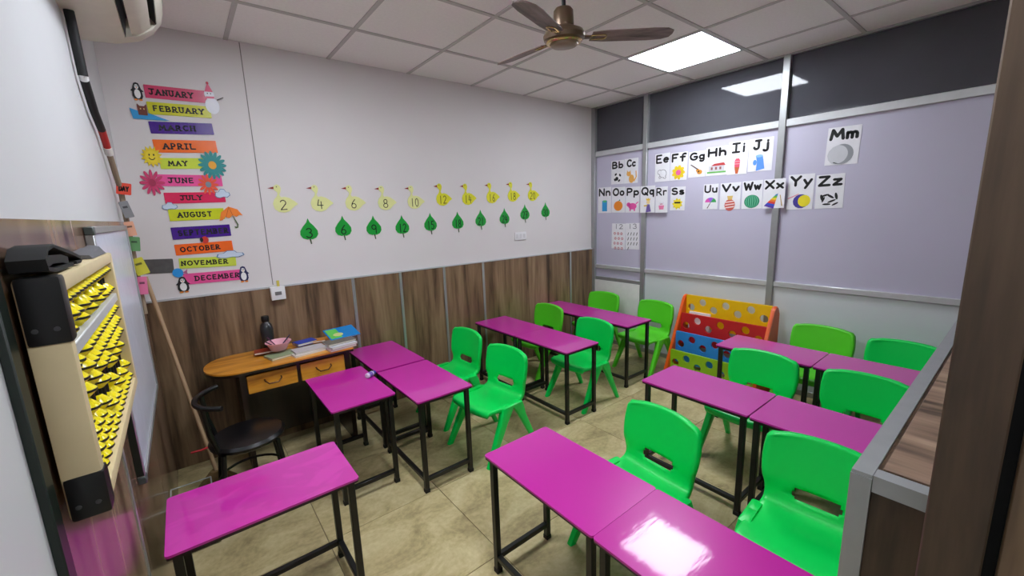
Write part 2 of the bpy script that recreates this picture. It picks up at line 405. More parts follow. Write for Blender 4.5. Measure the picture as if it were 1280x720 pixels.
# ------------------------------------------------------------------ green chairs
def make_chair(mat):
    ctrl = [(.200, .296, .172), (.207, .320, .178), (.190, .338, .182), (.13, .339, .184), (.05, .331, .184), (-.03, .329, .180), (-.088, .338, .174), (-.116, .356, .170),
            (-.129, .384, .170), (-.136, .415, .174), (-.143, .465, .184), (-.153, .530, .188), (-.162, .590, .183), (-.166, .622, .174), (-.168, .640, .155)]
    def cat(p0, p1, p2, p3, t):
        return [.5 * (2 * b + (c - a) * t + (2 * a - 5 * b + 4 * c - d) * t * t + (3 * b - a - 3 * c + d) * t ** 3) for a, b, c, d in zip(p0, p1, p2, p3)]
    rows = []
    for i in range(len(ctrl) - 1):
        for k in range(3 if i in (8, 9) else 2):
            n = 3 if i in (8, 9) else 2
            rows.append(cat(ctrl[max(i - 1, 0)], ctrl[i], ctrl[i + 1], ctrl[min(i + 2, len(ctrl) - 1)], k / n))
    rows.append(ctrl[-1])
    fr = [-1, -.9, -.72, -.47, -.42, -.22, 0, .22, .42, .47, .72, .9, 1]
    bm = bmesh.new(); G = []
    for (x, z, w) in rows:
        r = []
        b = min(1, max(0, (z - .35) / .1))
        for f in fr:
            q = f * f
            xx = x + b * .026 * q - (1 - b) * (.012 * q if x > .15 else 0)
            zz = z + (1 - b) * .006 * q - (.016 * q if z > .63 else .008 * q if z > .61 else 0)
            r.append(bm.verts.new((xx, w * f, zz)))
        G.append(r)
    nr, nc = len(G), len(fr)
    zc = [r[1] for r in rows]
    sl = [i for i in range(nr - 1) if zc[i] > .382 and zc[i + 1] < .432 and rows[i][0] < 0]
    for i in range(nr - 1):
        for j in range(nc - 1):
            if i in sl:
                lim = .42 if i in (sl[0], sl[-1]) else .47
                if abs(fr[j]) <= lim + .001 and abs(fr[j + 1]) <= lim + .001: continue
            bm.faces.new((G[i][j], G[i + 1][j], G[i + 1][j + 1], G[i][j + 1]))
    bm.normal_update()
    # turned-back flange along both sides and the top
    per = [G[i][0] for i in range(1, nr)] + G[-1][1:-1] + [G[i][-1] for i in range(nr - 1, 0, -1)]
    ctr = lambda v: Vector((0, 1 if v.co.y > 0 else -1, 0)) if abs(v.co.y) > .13 and v.co.z < .635 else Vector((0, v.co.y * 3, .6)).normalized()
    nrm = {v: v.normal.copy() for v in per}
    prev = per
    for (dn, do) in ((.004, .005), (.022, .007)):
        new = []
        for v in per:
            s = -1 if (nrm[v].z + nrm[v].x) > 0 else 1
            new.append(bm.verts.new(v.co + nrm[v] * s * dn + ctr(v) * do))
        for a in range(len(per) - 1):
            bm.faces.new((prev[a], prev[a + 1], new[a + 1], new[a]))
        prev = new
    bmesh.ops.recalc_face_normals(bm, faces=bm.faces)
    bmesh.ops.solidify(bm, geom=bm.faces[:], thickness=.005)
    bm.normal_update(); bm.verts.ensure_lookup_table()
    t = thing('classroom_chair', '', 'chair')
    cut = .366
    def sub(name, keep):
        b2 = bm.copy()
        bmesh.ops.delete(b2, geom=[f for f in b2.faces if keep(f.calc_center_median()) is False], context='FACES')
        b2.verts.ensure_lookup_table()
        key = {tuple(round(c, 5) for c in v.co): v.normal.copy() for v in bm.verts}
        nm = [key[tuple(round(c, 5) for c in v.co)] for v in b2.verts]
        for f in b2.faces: f.smooth = True
        me = bpy.data.meshes.new(name); b2.to_mesh(me); b2.free(); me.materials.append(mat)
        me.normals_split_custom_set_from_vertices(nm)
        return link(name, me, t)
    isback = lambda c: c.x < 0 and c.z > cut - (.02 if c.x < -.12 else 0)
    sub('seat', lambda c: not isback(c)); sub('backrest', lambda c: isback(c))
    bm.free()
    for sy in (-1, 1):
        for front in (1, 0):
            if front: secs = [(.020, .343, .032, .016, .180), (.030, .336, .050, .022, .184), (.046, .305, .046, .022, .188), (.080, .24, .034, .019, .192), (.215, .0, .019, .015, .206)]
            else: secs = [(-.035, .343, .032, .016, .180), (-.044, .336, .046, .022, .184), (-.062, .305, .040, .021, .187), (-.092, .24, .027, .017, .190), (-.205, .0, .015, .013, .200)]
            R = []
            for (x, z, hx, hy, yy) in secs:
                R.append([(x + px, sy * yy + py, z) for px, py in rrect(hx * 2, hy * 2, min(hx, hy) * .45, 2)])
            MB().rings(R).obj('leg', mat, t)
    regkids(t)
    return t
chG = make_chair(GREEN); chL = make_chair(LIME)
GC = 'green plastic classroom chairs'
chairs = [ # middle of the back's top edge, turn, kind
 (-2.113, -.515, 3, 'G', 'emerald green chair nearest the back wall, behind the front left desks'),
 (-2.150, -1.080, 6, 'G', 'emerald green chair by the aisle, its legs fully in view'),
 (-2.190, -2.290, -4, 'G', 'emerald green chair behind the middle foreground desk'),
 (-1.985, -2.843, 4, 'G', 'large emerald green chair beside the low partition end'),
 (-1.050, -.345, 0, 'L', 'lime green chair between the second and last rows, by the back wall'),
 (-1.170, -1.028, 0, 'G', 'emerald green chair behind the aisle end of the second-row left desks'),
 (-1.066, -2.285, 0, 'G', 'emerald green chair before the colourful book rack, second row'),
 (-1.065, -2.790, 0, 'G', 'emerald green chair of the second row, half hidden by the low partition'),
 (-.205, -.335, 6, 'L', 'lime green chair in the far corner of the room'),
 (-.225, -.999, -2, 'L', 'lime green chair just left of the colourful book rack'),
 (-.175, -2.350, 0, 'L', 'lime green chair just right of the colourful book rack'),
 (-.235, -2.812, 0, 'G', 'emerald green chair in the last row against the right wall')]
first = {'G': chG, 'L': chL}; used = set()
for (x, y, dg, k, lb) in chairs:
    src = first[k]
    if k in used: o = copy_tree(src)
    else: o = src; used.add(k)
    a = PI + math.radians(dg)
    o.rotation_euler.z = a
    o.location = (x + .168 * math.cos(a), y + .168 * math.sin(a), 0)
    o['label'] = lb; o['group'] = GC

# ------------------------------------------------------------------ book rack
def holed_plate(name, w, h, holes, th, mat, parent):
    cu = bpy.data.curves.new(name, 'CURVE'); cu.dimensions = '2D'; cu.fill_mode = 'BOTH'; cu.extrude = th / 2
    for pts in [rrect(w, h, .008, 3)] + [ell(a, b, r, r, 18)[::-1] for a, b, r in holes]:
        s = cu.splines.new('POLY'); s.points.add(len(pts) - 1); s.use_cyclic_u = True
        for p, q in zip(s.points, pts): p.co = (q[0], q[1], 0, 1)
    tmp = bpy.data.objects.new('tmp', cu); COL.objects.link(tmp)
    dg = bpy.context.evaluated_depsgraph_get(); me = bpy.data.meshes.new_from_object(tmp.evaluated_get(dg))
    bpy.data.objects.remove(tmp); bpy.data.curves.remove(cu)
    me.name = name; me.materials.clear(); me.materials.append(mat)
    return link(name, me, parent)
def plane_matrix(wall, pos, rot=0):
    u, v, n = {'back': ((1, 0, 0), (0, 0, 1), (0, -1, 0)), 'right': ((0, -1, 0), (0, 0, 1), (-1, 0, 0)), 'left': ((0, 1, 0), (0, 0, 1), (1, 0, 0))}[wall]
    m = Matrix((u, v, n)).transposed().to_4x4(); m.translation = Vector(pos)
    return m @ Matrix.Rotation(rot, 4, 'Z')
ORANGE = M('orange_plastic', (236, 96, 22), .4)
rk = thing('book_rack', 'colourful plastic book rack with round holes in four tiers', 'book rack', (-.06, -1.625, 0))
RW = .76
for sy in (-1, 1):                                # side panels in the xz plane
    prof = [(-.40, 0), (-.40, .05), (-.115, .70), (-.09, .725), (-.055, .73), (-.03, .71), (0.0, .66), (0, 0)]
    m = MB(); m.prism(prof, -.014, .014)
    for v in m.bm.verts: x, z, y = v.co; v.co = (x, y + sy * RW / 2, z)
    bmesh.ops.bevel(m.bm, geom=[e for e in m.bm.edges], offset=.005, segments=2, affect='EDGES')
    m.obj('side_panel', ORANGE, rk)
tiers = [((250, 198, 10), .555, .73), ((206, 34, 40), .395, .57), ((48, 140, 224), .235, .41), ((150, 198, 28), .075, .25)]
for k, (rgb, z0, z1) in enumerate(tiers):
    z0 -= .12 if k < 3 else 0; hgt = z1 - z0; hs = []
    for q in range(7):
        px = -RW / 2 + .065 + q * .104
        hs.append((px, hgt / 2 - (.058 if q % 2 else .115), .033))
    for q in range(7): pass
    pl = holed_plate('front_panel', RW - .03, hgt, hs, .018, M('rack_%d' % k, rgb, .4), rk)
    xf = -.075 - k * .082
    pl.matrix_local = Matrix(((0, 0, -1, xf), (-1, 0, 0, 0), (0, 1, 0, (z0 + z1) / 2), (0, 0, 0, 1)))
    MB().box((xf, -RW / 2 + .015, z0 + .002), (xf + .075, RW / 2 - .015, z0 + .010)).obj('shelf', M('rack_%d' % k, rgb, .4), rk)
bk = MB().box((-.008, -.10, 0), (.008, .10, .16), .002, 1).obj('book', C((238, 232, 230)))
bk.location = (-.168, -1.40, .42); bk.rotation_euler.y = .1
tag(bk, 'white book standing in the red tier of the book rack', 'book')

# ------------------------------------------------------------------ teacher desk with things on it
TZ = .68
AMB = wood('amber_wood', ((176, 104, 20), (222, 148, 44), (236, 168, 66)), (1.2, 9, 9), .28, .3)
DKW = wood('dark_brown_wood', ((18, 11, 8), (34, 21, 14), (48, 30, 20)), (8, 8, .8), .35, .2)
td = thing('teacher_desk', 'wooden teacher desk with amber top, rounded end and two drawers', 'desk', (-3.40, -.235, 0))
hw, hd = .21, .41                                 # half depth (y), half length (x)
poly = [(hd, -hw), (hd, hw)] + [(-hd + .16 + .16 * math.cos(a) * 1.0, hw * math.sin(a)) for a in [PI / 2 + PI * k / 16 for k in range(17)]]
MB().prism(poly, TZ - .010, TZ).obj('top', AMB, td)
MB().prism([(x * .998, y * .996) for x, y in poly], TZ - .026, TZ - .0095).obj('top_edge', DKW, td)
MB().box((-.25, -.172, .0), (-.225, .18, TZ - .026)).obj('side_panel', DKW, td)
MB().box((.36, -.172, 0), (.39, .18, TZ - .026)).obj('side_panel', DKW, td)
MB().box((-.225, .15, .08), (.36, .17, TZ - .026)).obj('back_panel', DKW, td)
MB().box((-.225, -.165, .50), (.36, .15, TZ - .026)).obj('drawer_case', DKW, td)
for x0, x1 in ((-.215, .058), (.080, .352)):
    d = MB().box((x0, -.182, .522), (x1, -.164, .636), .003, 1).obj('drawer', AMB, td)
    c = (x0 + x1) / 2
    MB().tube([(c - .045, -.183, .592), (c - .045, -.2, .588), (c - .025, -.207, .568), (c + .025, -.207, .568), (c + .045, -.2, .588), (c + .045, -.183, .592)], .0045, 8).obj('handle', M('bronze', (92, 58, 30), .35, metal=.6), d)
pts = lambda px, py, z: hit(px, py, 2, z)
DT = TZ + .0005
p = hit(337, 433, 1, -.10)
bt = thing('water_bottle', 'dark grey water bottle at the wall on the teacher desk', 'bottle', (p.x, -.075, DT))
MB().lathe([(.001, 0), (.036, 0), (.039, .006), (.039, .15), (.032, .178), (.021, .192), (.019, .2)], 20).obj('body', M('grey_bottle', (42, 42, 46), .3, coat=.3), bt)
MB().lathe([(.022, .198), (.024, .202), (.024, .230), (.021, .236), (.001, .236)], 20).obj('cap', BLACK, bt)
p = pts(349, 437, TZ + .03)
bw = thing('pink_bowl', 'pink plastic bowl holding pens on the teacher desk', 'bowl', (p.x, p.y, DT + .029))
MB().lathe([(.001, 0), (.040, 0), (.047, .005), (.068, .050), (.077, .054), (.077, .058), (.066, .054), (.044, .009), (.001, .006)], 24).obj('shell', M('pink_plastic', (232, 170, 184), .35), bw)
for k, (ang, col, nm) in enumerate(((.4, (40, 34, 70), 'navy'), (2.2, (90, 40, 70), 'plum'), (3.6, (30, 30, 34), 'black'))):
    c = Vector((p.x, p.y, DT + .029)); d = Vector((math.cos(ang), math.sin(ang), 0))
    pen = MB().tube([c + d * .012 + Vector((0, 0, .018)), c + d * .084 + Vector((0, 0, .079))], .0036, 8).obj('pen', C(col, .3))
    tag(pen, nm + ' pen lying in the pink bowl', 'pen', 'pens in the pink bowl')
def book(name, px, py, z, L, W, T, rz, cover, label, page=(226, 220, 205), shiny=.35, tilt=0):
    q = pts(px, py, z + T)
    t = thing(name, label, 'book', (q.x, q.y, z), rz)
    t.rotation_euler.x = tilt
    MB().box((-L / 2, -W / 2, 0), (L / 2, W / 2, .002)).box((-L / 2, -W / 2, T - .002), (L / 2, W / 2, T)).box((-L / 2, W / 2 - .002, .0), (L / 2, W / 2, T)).obj('cover', C(cover, shiny), t)
    MB().box((-L / 2 + .003, -W / 2 + .002, .0022), (L / 2 - .003, W / 2 - .0025, T - .0022)).obj('pages', C(page, .7), t)
    return t
book('notebook', 352, 442, DT, .17, .12, .014, .25, (150, 164, 128), 'pale green notebook under the pink bowl on the teacher desk')
book('book', 333, 437, DT + .0145, .14, .09, .014, -.12, (150, 52, 30), 'red-brown book with black cover under the pink bowl')
b_ = book('notebook', 384, 438, DT, .20, .12, .012, .18, (228, 220, 214), 'white notebook at the bottom of the middle desk pile')
book('notebook', 386, 435, DT + .0125, .19, .12, .010, .05, (198, 190, 192), 'grey notebook in the middle of the desk pile')
book('book', 381, 426, DT + .023, .13, .09, .018, .22, (34, 66, 176), 'blue box-like book on the middle desk pile')
book('book', 398, 424, DT + .023, .08, .08, .012, -.1, (214, 140, 60), 'small orange book beside the blue one on the pile')
book('notebook', 425, 432, DT, .18, .12, .012, .15, (190, 150, 160), 'pinkish notebook under the bright magazine')
book('notebook', 426, 429, DT + .0125, .18, .12, .012, .2, (206, 206, 212), 'silver notebook under the bright magazine')
book('notebook', 424, 425, DT + .025, .19, .12, .012, .1, (120, 112, 104), 'grey-brown notebook directly under the bright magazine')
mg = book('magazine', 427, 415, DT + .052, .21, .15, .008, .12, (28, 130, 200), 'bright blue and green magazine on the right pile', shiny=.2, tilt=.3)
MB().box((-.098, -.062, .0081), (-.02, .062, .0088)).obj('green_print', C((104, 202, 90), .25), mg)
MB().prism(ell(-.035, -.02, .035, .022, 14), .0083, .0092).obj('yellow_print', C((206, 214, 140), .25), mg)
p = pts(465, 471, DH)
gb = thing('glue_bottle', 'small white bottle with blue cap lying on a magenta desk', 'bottle', (p.x - .005, p.y + .005, DH + .0175), 0)
gb.rotation_euler = (PI / 2, 0, -1.05 + PI)
MB().lathe([(.001, -.035), (.014, -.035), (.017, -.031), (.017, .012), (.012, .02), (.009, .022)], 16).obj('body', M('milky_plastic', (222, 210, 230), .3), gb)
MB().lathe([(.0174, -.022), (.0174, .004)], 16, cap=False).obj('wrapper', C((120, 90, 180), .3), gb)
MB().lathe([(.011, .021), (.0125, .022), (.0125, .036), (.009, .04), (.001, .04)], 16).obj('cap', C((40, 50, 150), .3), gb)

# black cafe chair by the teacher desk
bc = thing('black_chair', 'black metal chair with round padded seat at the teacher desk', 'chair', (-3.668, -.72, 0), 0)
SZ = .42
MB().lathe([(.001, SZ - .035), (.155, SZ - .035), (.175, SZ - .022), (.178, SZ - .008), (.165, SZ + .006), (.10, SZ + .012), (.001, SZ + .014)], 32).obj('seat', M('black_leather', (14, 14, 17), .28, coat=.1), bc)
TB = M('black_tube', (11, 11, 12), .35)
for ax, ay in ((.12, .12), (.12, -.12), (-.12, .12), (-.12, -.12)):
    MB().tube([(ax, ay, SZ - .03), (ax * 1.35, ay * 1.35, 0.0)], .012, 10).obj('leg', TB, bc)
def arc(z, r, a0, a1, n=12, cx=0): return [(cx + r * math.cos(a0 + (a1 - a0) * k / n), r * math.sin(a0 + (a1 - a0) * k / n), z) for k in range(n + 1)]
for zz, rr in ((.66, .20),):
    MB().tube(arc(zz, rr, PI * .66, PI * 1.34, 16), .013, 10).obj('back_rail', TB, bc)
for s in (-1, 1):
    MB().tube([(-.13, s * .10, SZ - .03), (-.16, s * .11, .52), (-.17, s * .105, .66)], .012, 10).obj('back_post', TB, bc)
MB().tube(arc(.20, .15, 0, 2 * PI, 24), .007, 8).obj('foot_ring', TB, bc)

# broom handle and clear box in the corner
br = thing('broom', 'pale wooden broom handle leaning in the corner with a red tie', 'broom', (-3.83, -.40, 0))
MB().tube([(0, 0, .10), (-.168, .345, 1.25)], .011, 10).obj('handle', M('pale_wood', (176, 146, 112), .6), br)
MB().rings([[( -.0 + x, y, z) for x, y in rrect(w, .05, .02, 3)] for z, w in ((0.0, .20), (.04, .19), (.11, .06))]).obj('brush_head', M('straw', (120, 96, 60), .9), br)
MB().tube([(-.10, -.02, .27), (-.05, -.015, .265), (-.0, -.01, .272), (.02, -.02, .29)], .006, 8).obj('red_tie', C((190, 40, 50)), br)
CP = glass_mat('clear_plastic', (.93, .95, .93, 1), 1.35, .08)
bx = thing('clear_box', 'clear plastic box standing on the floor in the left corner', 'box', (-3.935, -.84, 0))
for lo, hi in (((-.08, -.09, 0), (.08, .09, .004)), ((-.08, -.09, 0), (-.077, .09, .26)), ((.077, -.09, 0), (.08, .09, .26)), ((-.08, -.09, 0), (.08, -.087, .26)), ((-.08, .087, 0), (.08, .09, .26))):
    MB().box(lo, hi).obj('side' if hi[2] > .1 else 'base', CP, bx)
m = MB()
for a, b in zip([(-.08, -.09), (.08, -.09), (.08, .09), (-.08, .09)], [(.08, -.09), (.08, .09), (-.08, .09), (-.08, -.09)]): m.tube([(*a, .26), (*b, .26)], .0035, 6)
m.obj('rim', M('clear_rim', (200, 205, 200), .2, alpha=.55), bx)

# ------------------------------------------------------------------ whiteboard, abacus and air conditioner on the left wall
wbd = thing('whiteboard', 'white board with aluminium frame on the left wall', 'whiteboard', (LW + .0045, -1.02, 1.135))
wy, wz = .52, .415
MB().box((0, -wy + .01, -wz + .01), (.014, wy - .01, wz - .01)).obj('panel', M('whiteboard_surface', (214, 220, 234), .25), wbd)
for lo, hi in (((0, -wy, wz - .022), (.02, wy, wz)), ((0, -wy, -wz), (.02, wy, -wz + .022)), ((0, -wy, -wz + .022), (.02, -wy + .022, wz - .022)), ((0, wy - .022, -wz + .022), (.02, wy, wz - .022))):
    MB().box(lo, hi, .002, 1).obj('frame', ALU, wbd)
for z in (wz, -wz): MB().box((-.0005, -wy - .004, min(z, z * .94)), (.0225, -wy + .03, max(z, z * .94)), .003, 1).obj('corner_cap', M('grey_cap', (74, 82, 80), .45), wbd)
MB().box((.0, -wy - .003, -wz * .93), (.018, -wy - .0002, .1)).obj('edge_strip', M('dark_green_trim', (22, 32, 26), .4), wbd)

ab = thing('abacus', 'large teaching abacus with yellow beads hung on the left wall', 'abacus', (LW + .0095, -1.94, 1.067), math.radians(.5))
AD, AL, AH = .050, .74, .407                       # depth, length, height
CREAM = M('cream_frame', (214, 196, 154), .45)
MB().box((0, -AL / 2, 0), (AD, -AL / 2 + .028, AH), .006, 2).obj('frame_end', CREAM, ab)
MB().box((0, AL / 2 - .028, 0), (AD, AL / 2, AH), .006, 2).obj('frame_end', CREAM, ab)
MB().box((0, -AL / 2 + .02, AH - .028), (AD, AL / 2 - .02, AH), .006, 2).obj('frame_bar', CREAM, ab)
MB().box((0, -AL / 2 + .02, 0), (AD, AL / 2 - .02, .028), .006, 2).obj('frame_bar', CREAM, ab)
MB().box((0, -AL / 2 + .02, .02), (.004, AL / 2 - .02, AH - .02)).obj('back_board', M('abacus_back', (196, 178, 60), .6), ab)
BZ = .268
MB().box((.006, -AL / 2 + .027, BZ), (AD - .004, AL / 2 - .027, BZ + .022), .002, 1).obj('beam', M('grey_beam', (196, 198, 198), .3), ab)
for sy in (-1,):
    for z0, z1 in ((-.003, .075), (AH - .105, AH + .003)):
        y0 = sy * (AL / 2 + .003); y1 = sy * (AL / 2 - .035)
        br_ = MB().box((.002, min(y0, y1), z0), (AD + .003, max(y0, y1), z1), .006, 2).obj('corner_bracket', M('black_plastic', (14, 14, 15), .4), ab)
        for q in (.014, .038): MB().lathe([(.001, 0), (.004, 0), (.004, .001), (.001, .0015)], 10, (q, 0, 0)).obj('screw', M('dark_screw', (60, 60, 62), .4), br_).matrix_local = Matrix.Translation((0, y0, z0 + .025)) @ Matrix.Rotation(sy * -PI / 2, 4, 'X')
NR = 16; PIT = (AL - .06) / NR; BHt = .034
mbd = MB()
n = 14
for mi, prof in ((0, [(.007, BHt / 2), (.0215, .002)]), (1, [(.0215, .002), (.022, 0), (.0215, -.003)]), (0, [(.0215, -.003), (.007, -BHt / 2)])):
    mbd.mi = mi; mbd.lathe(prof, n, cap=False)
bmesh.ops.remove_doubles(mbd.bm, verts=mbd.bm.verts, dist=1e-5)
BEAD = mbd.mesh('bead', [M('yellow_bead', (240, 222, 20), .18, spec=.6), M('bead_rim', (30, 26, 8), .4)])
RODM = MB().tube([(0, 0, .02), (0, 0, AH - .02)], .0035, 8).mesh('rod', BLACK)
for k in range(NR):
    y = -AL / 2 + .030 + PIT * (k + .5)
    o = link('rod', RODM, ab); o.location = (AD / 2 + .001, y, 0)
    up = [AH - .028 - BHt * .5 - .001]; up.append(BZ + .022 + BHt * .5 if k % 3 == 1 or k > 11 else AH - .028 - BHt * 1.5 - .001)
    nlow = (1, 2, 0, 2, 3, 2, 4, 3, 3, 2, 4, 3, 4, 3, 4, 3)[k]
    low = [BZ - BHt * (q + .5) for q in range(nlow)] + [.028 + BHt * (q + .5) for q in range(5 - nlow)]
    for z in up + low:
        o = link('bead', BEAD, ab); o.location = (AD / 2 + .001, y, z)
z0 = 1.067 + AH + .0035
bagm = M('black_cloth', (10, 10, 11), .75)
sb = thing('black_strap', 'black cloth strap flopped over the top of the abacus', 'strap', (LW + .034, -2.27, z0))
def band(pts_, wx, th):
    out = []
    for i_, (y, z) in enumerate(pts_):
        a_, b_ = pts_[max(i_ - 1, 0)], pts_[min(i_ + 1, len(pts_) - 1)]
        L_ = math.hypot(b_[0] - a_[0], b_[1] - a_[1]); ny, nz = -(b_[1] - a_[1]) / L_ * th / 2, (b_[0] - a_[0]) / L_ * th / 2
        out.append([(-wx / 2, y - ny, z - nz), (wx / 2, y - ny, z - nz), (wx / 2, y + ny, z + nz), (-wx / 2, y + ny, z + nz)])
    return MB().rings(out)
band([(.16, .004), (.02, .004), (-.03, .010), (-.035, .024), (-.01, .040), (.03, .044), (.10, .034), (.18, .022), (.235, .012), (.25, .005), (.235, .0035), (.19, .004)], .042, .006).obj('folded_cloth', bagm, sb)
band([(-.024, .018), (.02, .022), (.09, .019), (.14, .012)], .036, .014).obj('rolled_layer', bagm, sb)
gc = MB().rings([[(dx * 1.0, y, z) for dx, z in ((-.03, 0), (.0, -.0), (.016, 0), (.010, h), (-.01, h * 1.2), (-.028, h * .7))] for y, h in ((-.12, .008), (-.05, .02), (.0, .014), (.06, .022), (.11, .010))]).obj('grey_cloth', M('grey_cloth_fabric', (98, 98, 102), .8))
gc.location = (LW + .036, -1.74, z0 - .002); tag(gc, 'crumpled grey cloth on the far end of the abacus', 'cloth')

ac = thing('air_conditioner', 'cream split air conditioner with open flap on the left wall', 'air conditioner', (LW, 0, 0))
ACM = M('cream_plastic', (214, 208, 192), .4); ACD = M('dark_outlet', (26, 26, 28), .6)
pr = [(0, 2.60), (.255, 2.60), (.285, 2.585), (.297, 2.55), (.297, 2.47), (.285, 2.425), (.25, 2.375), (.20, 2.338), (.12, 2.313), (.04, 2.308), (0, 2.308)]
def acseg(profile, y0, y1, name, mat):
    return MB().rings([[(x, y, z) for x, z in profile] for y in (y0, y1)]).obj(name, mat, ac)
pin = [(cx_ * .985 + .0, 2.455 + (cz_ - 2.455) * .97) for cx_, cz_ in pr]
MB().rings([[(x, -.70, z) for x, z in pin], [(x, -.708, z) for x, z in pr], [(x, -.775, z) for x, z in pr]]).obj('end_cap', ACM, ac)
notch = pr[:6] + [(.268, 2.398), (.235, 2.44), (.165, 2.40), (.155, 2.322), (.12, 2.313), (.04, 2.308), (0, 2.308)]
acseg(notch, -.775, -1.62, 'body', ACM)
acseg([(.232, 2.437), (.262, 2.400), (.20, 2.345), (.158, 2.325), (.167, 2.398)], -.7752, -.7762, 'outlet_end', ACM)
acseg([(.2345, 2.4385), (.2655, 2.3985), (.2645, 2.3975), (.233, 2.436), (.168, 2.398), (.158, 2.325), (.157, 2.326), (.166, 2.400)], -.777, -1.6, 'outlet', ACD)
acseg([(.178, 2.333), (.205, 2.338), (.245, 2.372), (.243, 2.377), (.203, 2.345), (.178, 2.339)], -.80, -1.58, 'flap', ACM)
acseg([(.2985, 2.56), (.3, 2.555), (.3, 2.48), (.2985, 2.475)], -.78, -1.6, 'front_stripe', M('ac_grey', (150, 152, 152), .35))

# insulated pipe down the corner
pp = thing('ac_pipe', 'black wrapped air conditioner pipe running down the room corner', 'pipe', (0, 0, 0))
XP = LW + .022
P = [hit(93, 48, 0, XP), hit(104, 95, 0, XP), hit(118, 140, 0, XP), hit(127, 162, 0, XP), hit(134, 184, 0, XP)]
P[0].z = 2.309
WR = M('black_wrap', (18, 18, 20), .6)
MB().tube(P[:2], .0145, 12).obj('insulation', WR, pp)
MB().tube([P[1].lerp(P[2], .1), P[2], P[3]], .0135, 12).obj('insulation', WR, pp)
MB().tube([P[1].lerp(P[0], .03), P[1].lerp(P[2], .12)], .0135, 12).obj('tape_band', C((225, 225, 225)), pp)
MB().tube([P[3], P[4]], .013, 12).obj('red_wrap', C((190, 44, 40)), pp)
e2 = Vector((XP + .003, -.455, 1.72))
MB().tube([P[4], P[4].lerp(e2, .15)], .0155, 12).obj('tape_band', C((225, 222, 216)), pp)
MB().tube([P[4].lerp(e2, .15), e2, (XP + .003, -.455, 1.1)], .011, 10).obj('conduit', M('tan_conduit', (150, 132, 110), .7), pp)

# ------------------------------------------------------------------ flat things on the walls
INK = M('black_ink', (14, 14, 16), .5)
def poly_part(name, poly, z0, z1, rgb, parent, rough=.5):
    return MB().prism(poly, z0, z1).obj(name, C(rgb, rough) if not hasattr(rgb, 'node_tree') else rgb, parent)
def stroke(m, pts, w, z):
    for (x0, y0), (x1, y1) in zip(pts, pts[1:]):
        L = math.hypot(x1 - x0, y1 - y0) or 1e-6; nx, ny = -(y1 - y0) / L * w / 2, (x1 - x0) / L * w / 2
        m.bm.faces.new([m.bm.verts.new((px, py, z)) for px, py in ((x0 - nx, y0 - ny), (x1 - nx, y1 - ny), (x1 + nx, y1 + ny), (x0 + nx, y0 + ny))])
    for x, y in pts:
        m.bm.faces.new([m.bm.verts.new((px, py, z)) for px, py in ell(x, y, w / 2, w / 2, 6)])
def earc(cx, cy, a, b, t0, t1, n=10): return [(cx + a * math.cos(math.radians(t0 + (t1 - t0) * k / n)), cy + b * math.sin(math.radians(t0 + (t1 - t0) * k / n))) for k in range(n + 1)]
DIG = {'0': [earc(.3, .5, .26, .5, 90, 450, 16)], '1': [[(.3, 1), (.3, 0)]], '2': [earc(.3, .74, .25, .26, 160, -30, 8) + [(.05, 0), (.6, .04)]],
       '3': [earc(.27, .76, .26, .24, 150, -80, 8), earc(.27, .26, .30, .27, 80, -150, 8)], '4': [[(.2, 1), (.05, .38), (.6, .38)], [(.42, .8), (.42, 0)]],
       '5': [[(.55, 1), (.12, 1), (.1, .58)] + earc(.28, .3, .28, .3, 110, -140, 9)], '6': [[(.45, 1), (.15, .6)] + earc(.3, .26, .24, .26, 160, 520, 14)],
       '7': [[(.05, 1), (.58, 1), (.25, 0)], [(.2, .5), (.5, .5)]], '8': [earc(.3, .75, .2, .25, -90, 270, 12), earc(.3, .25, .26, .25, 90, 450, 12)], '9': [earc(.3, .72, .25, .27, 0, 360, 12) + [(.53, 0)]]}
def number(txt, cx_, cy_, h, w, z, parent, mat=INK, sw=None):
    m = MB(); n_ = len(txt); adv = .8; tot = adv * (n_ - 1) + .6; sc = w / tot if n_ > 1 else w / .6
    for i, ch in enumerate(txt):
        for s in DIG[ch]:
            stroke(m, [(cx_ + (x + i * adv - tot / 2) * sc, cy_ + (y - .5) * h) for x, y in s], sw or h * .085, z)
    o = link('number', m.mesh('number', mat), parent)
    return o
def flat(name, label, cat, wall, pos, rot, poly, th, mat, group=None):
    me = MB().prism(poly, 0, th).mesh(name, mat)
    o = link(name, me); o.matrix_world = plane_matrix(wall, pos, rot)
    return tag(o, label, cat, group)

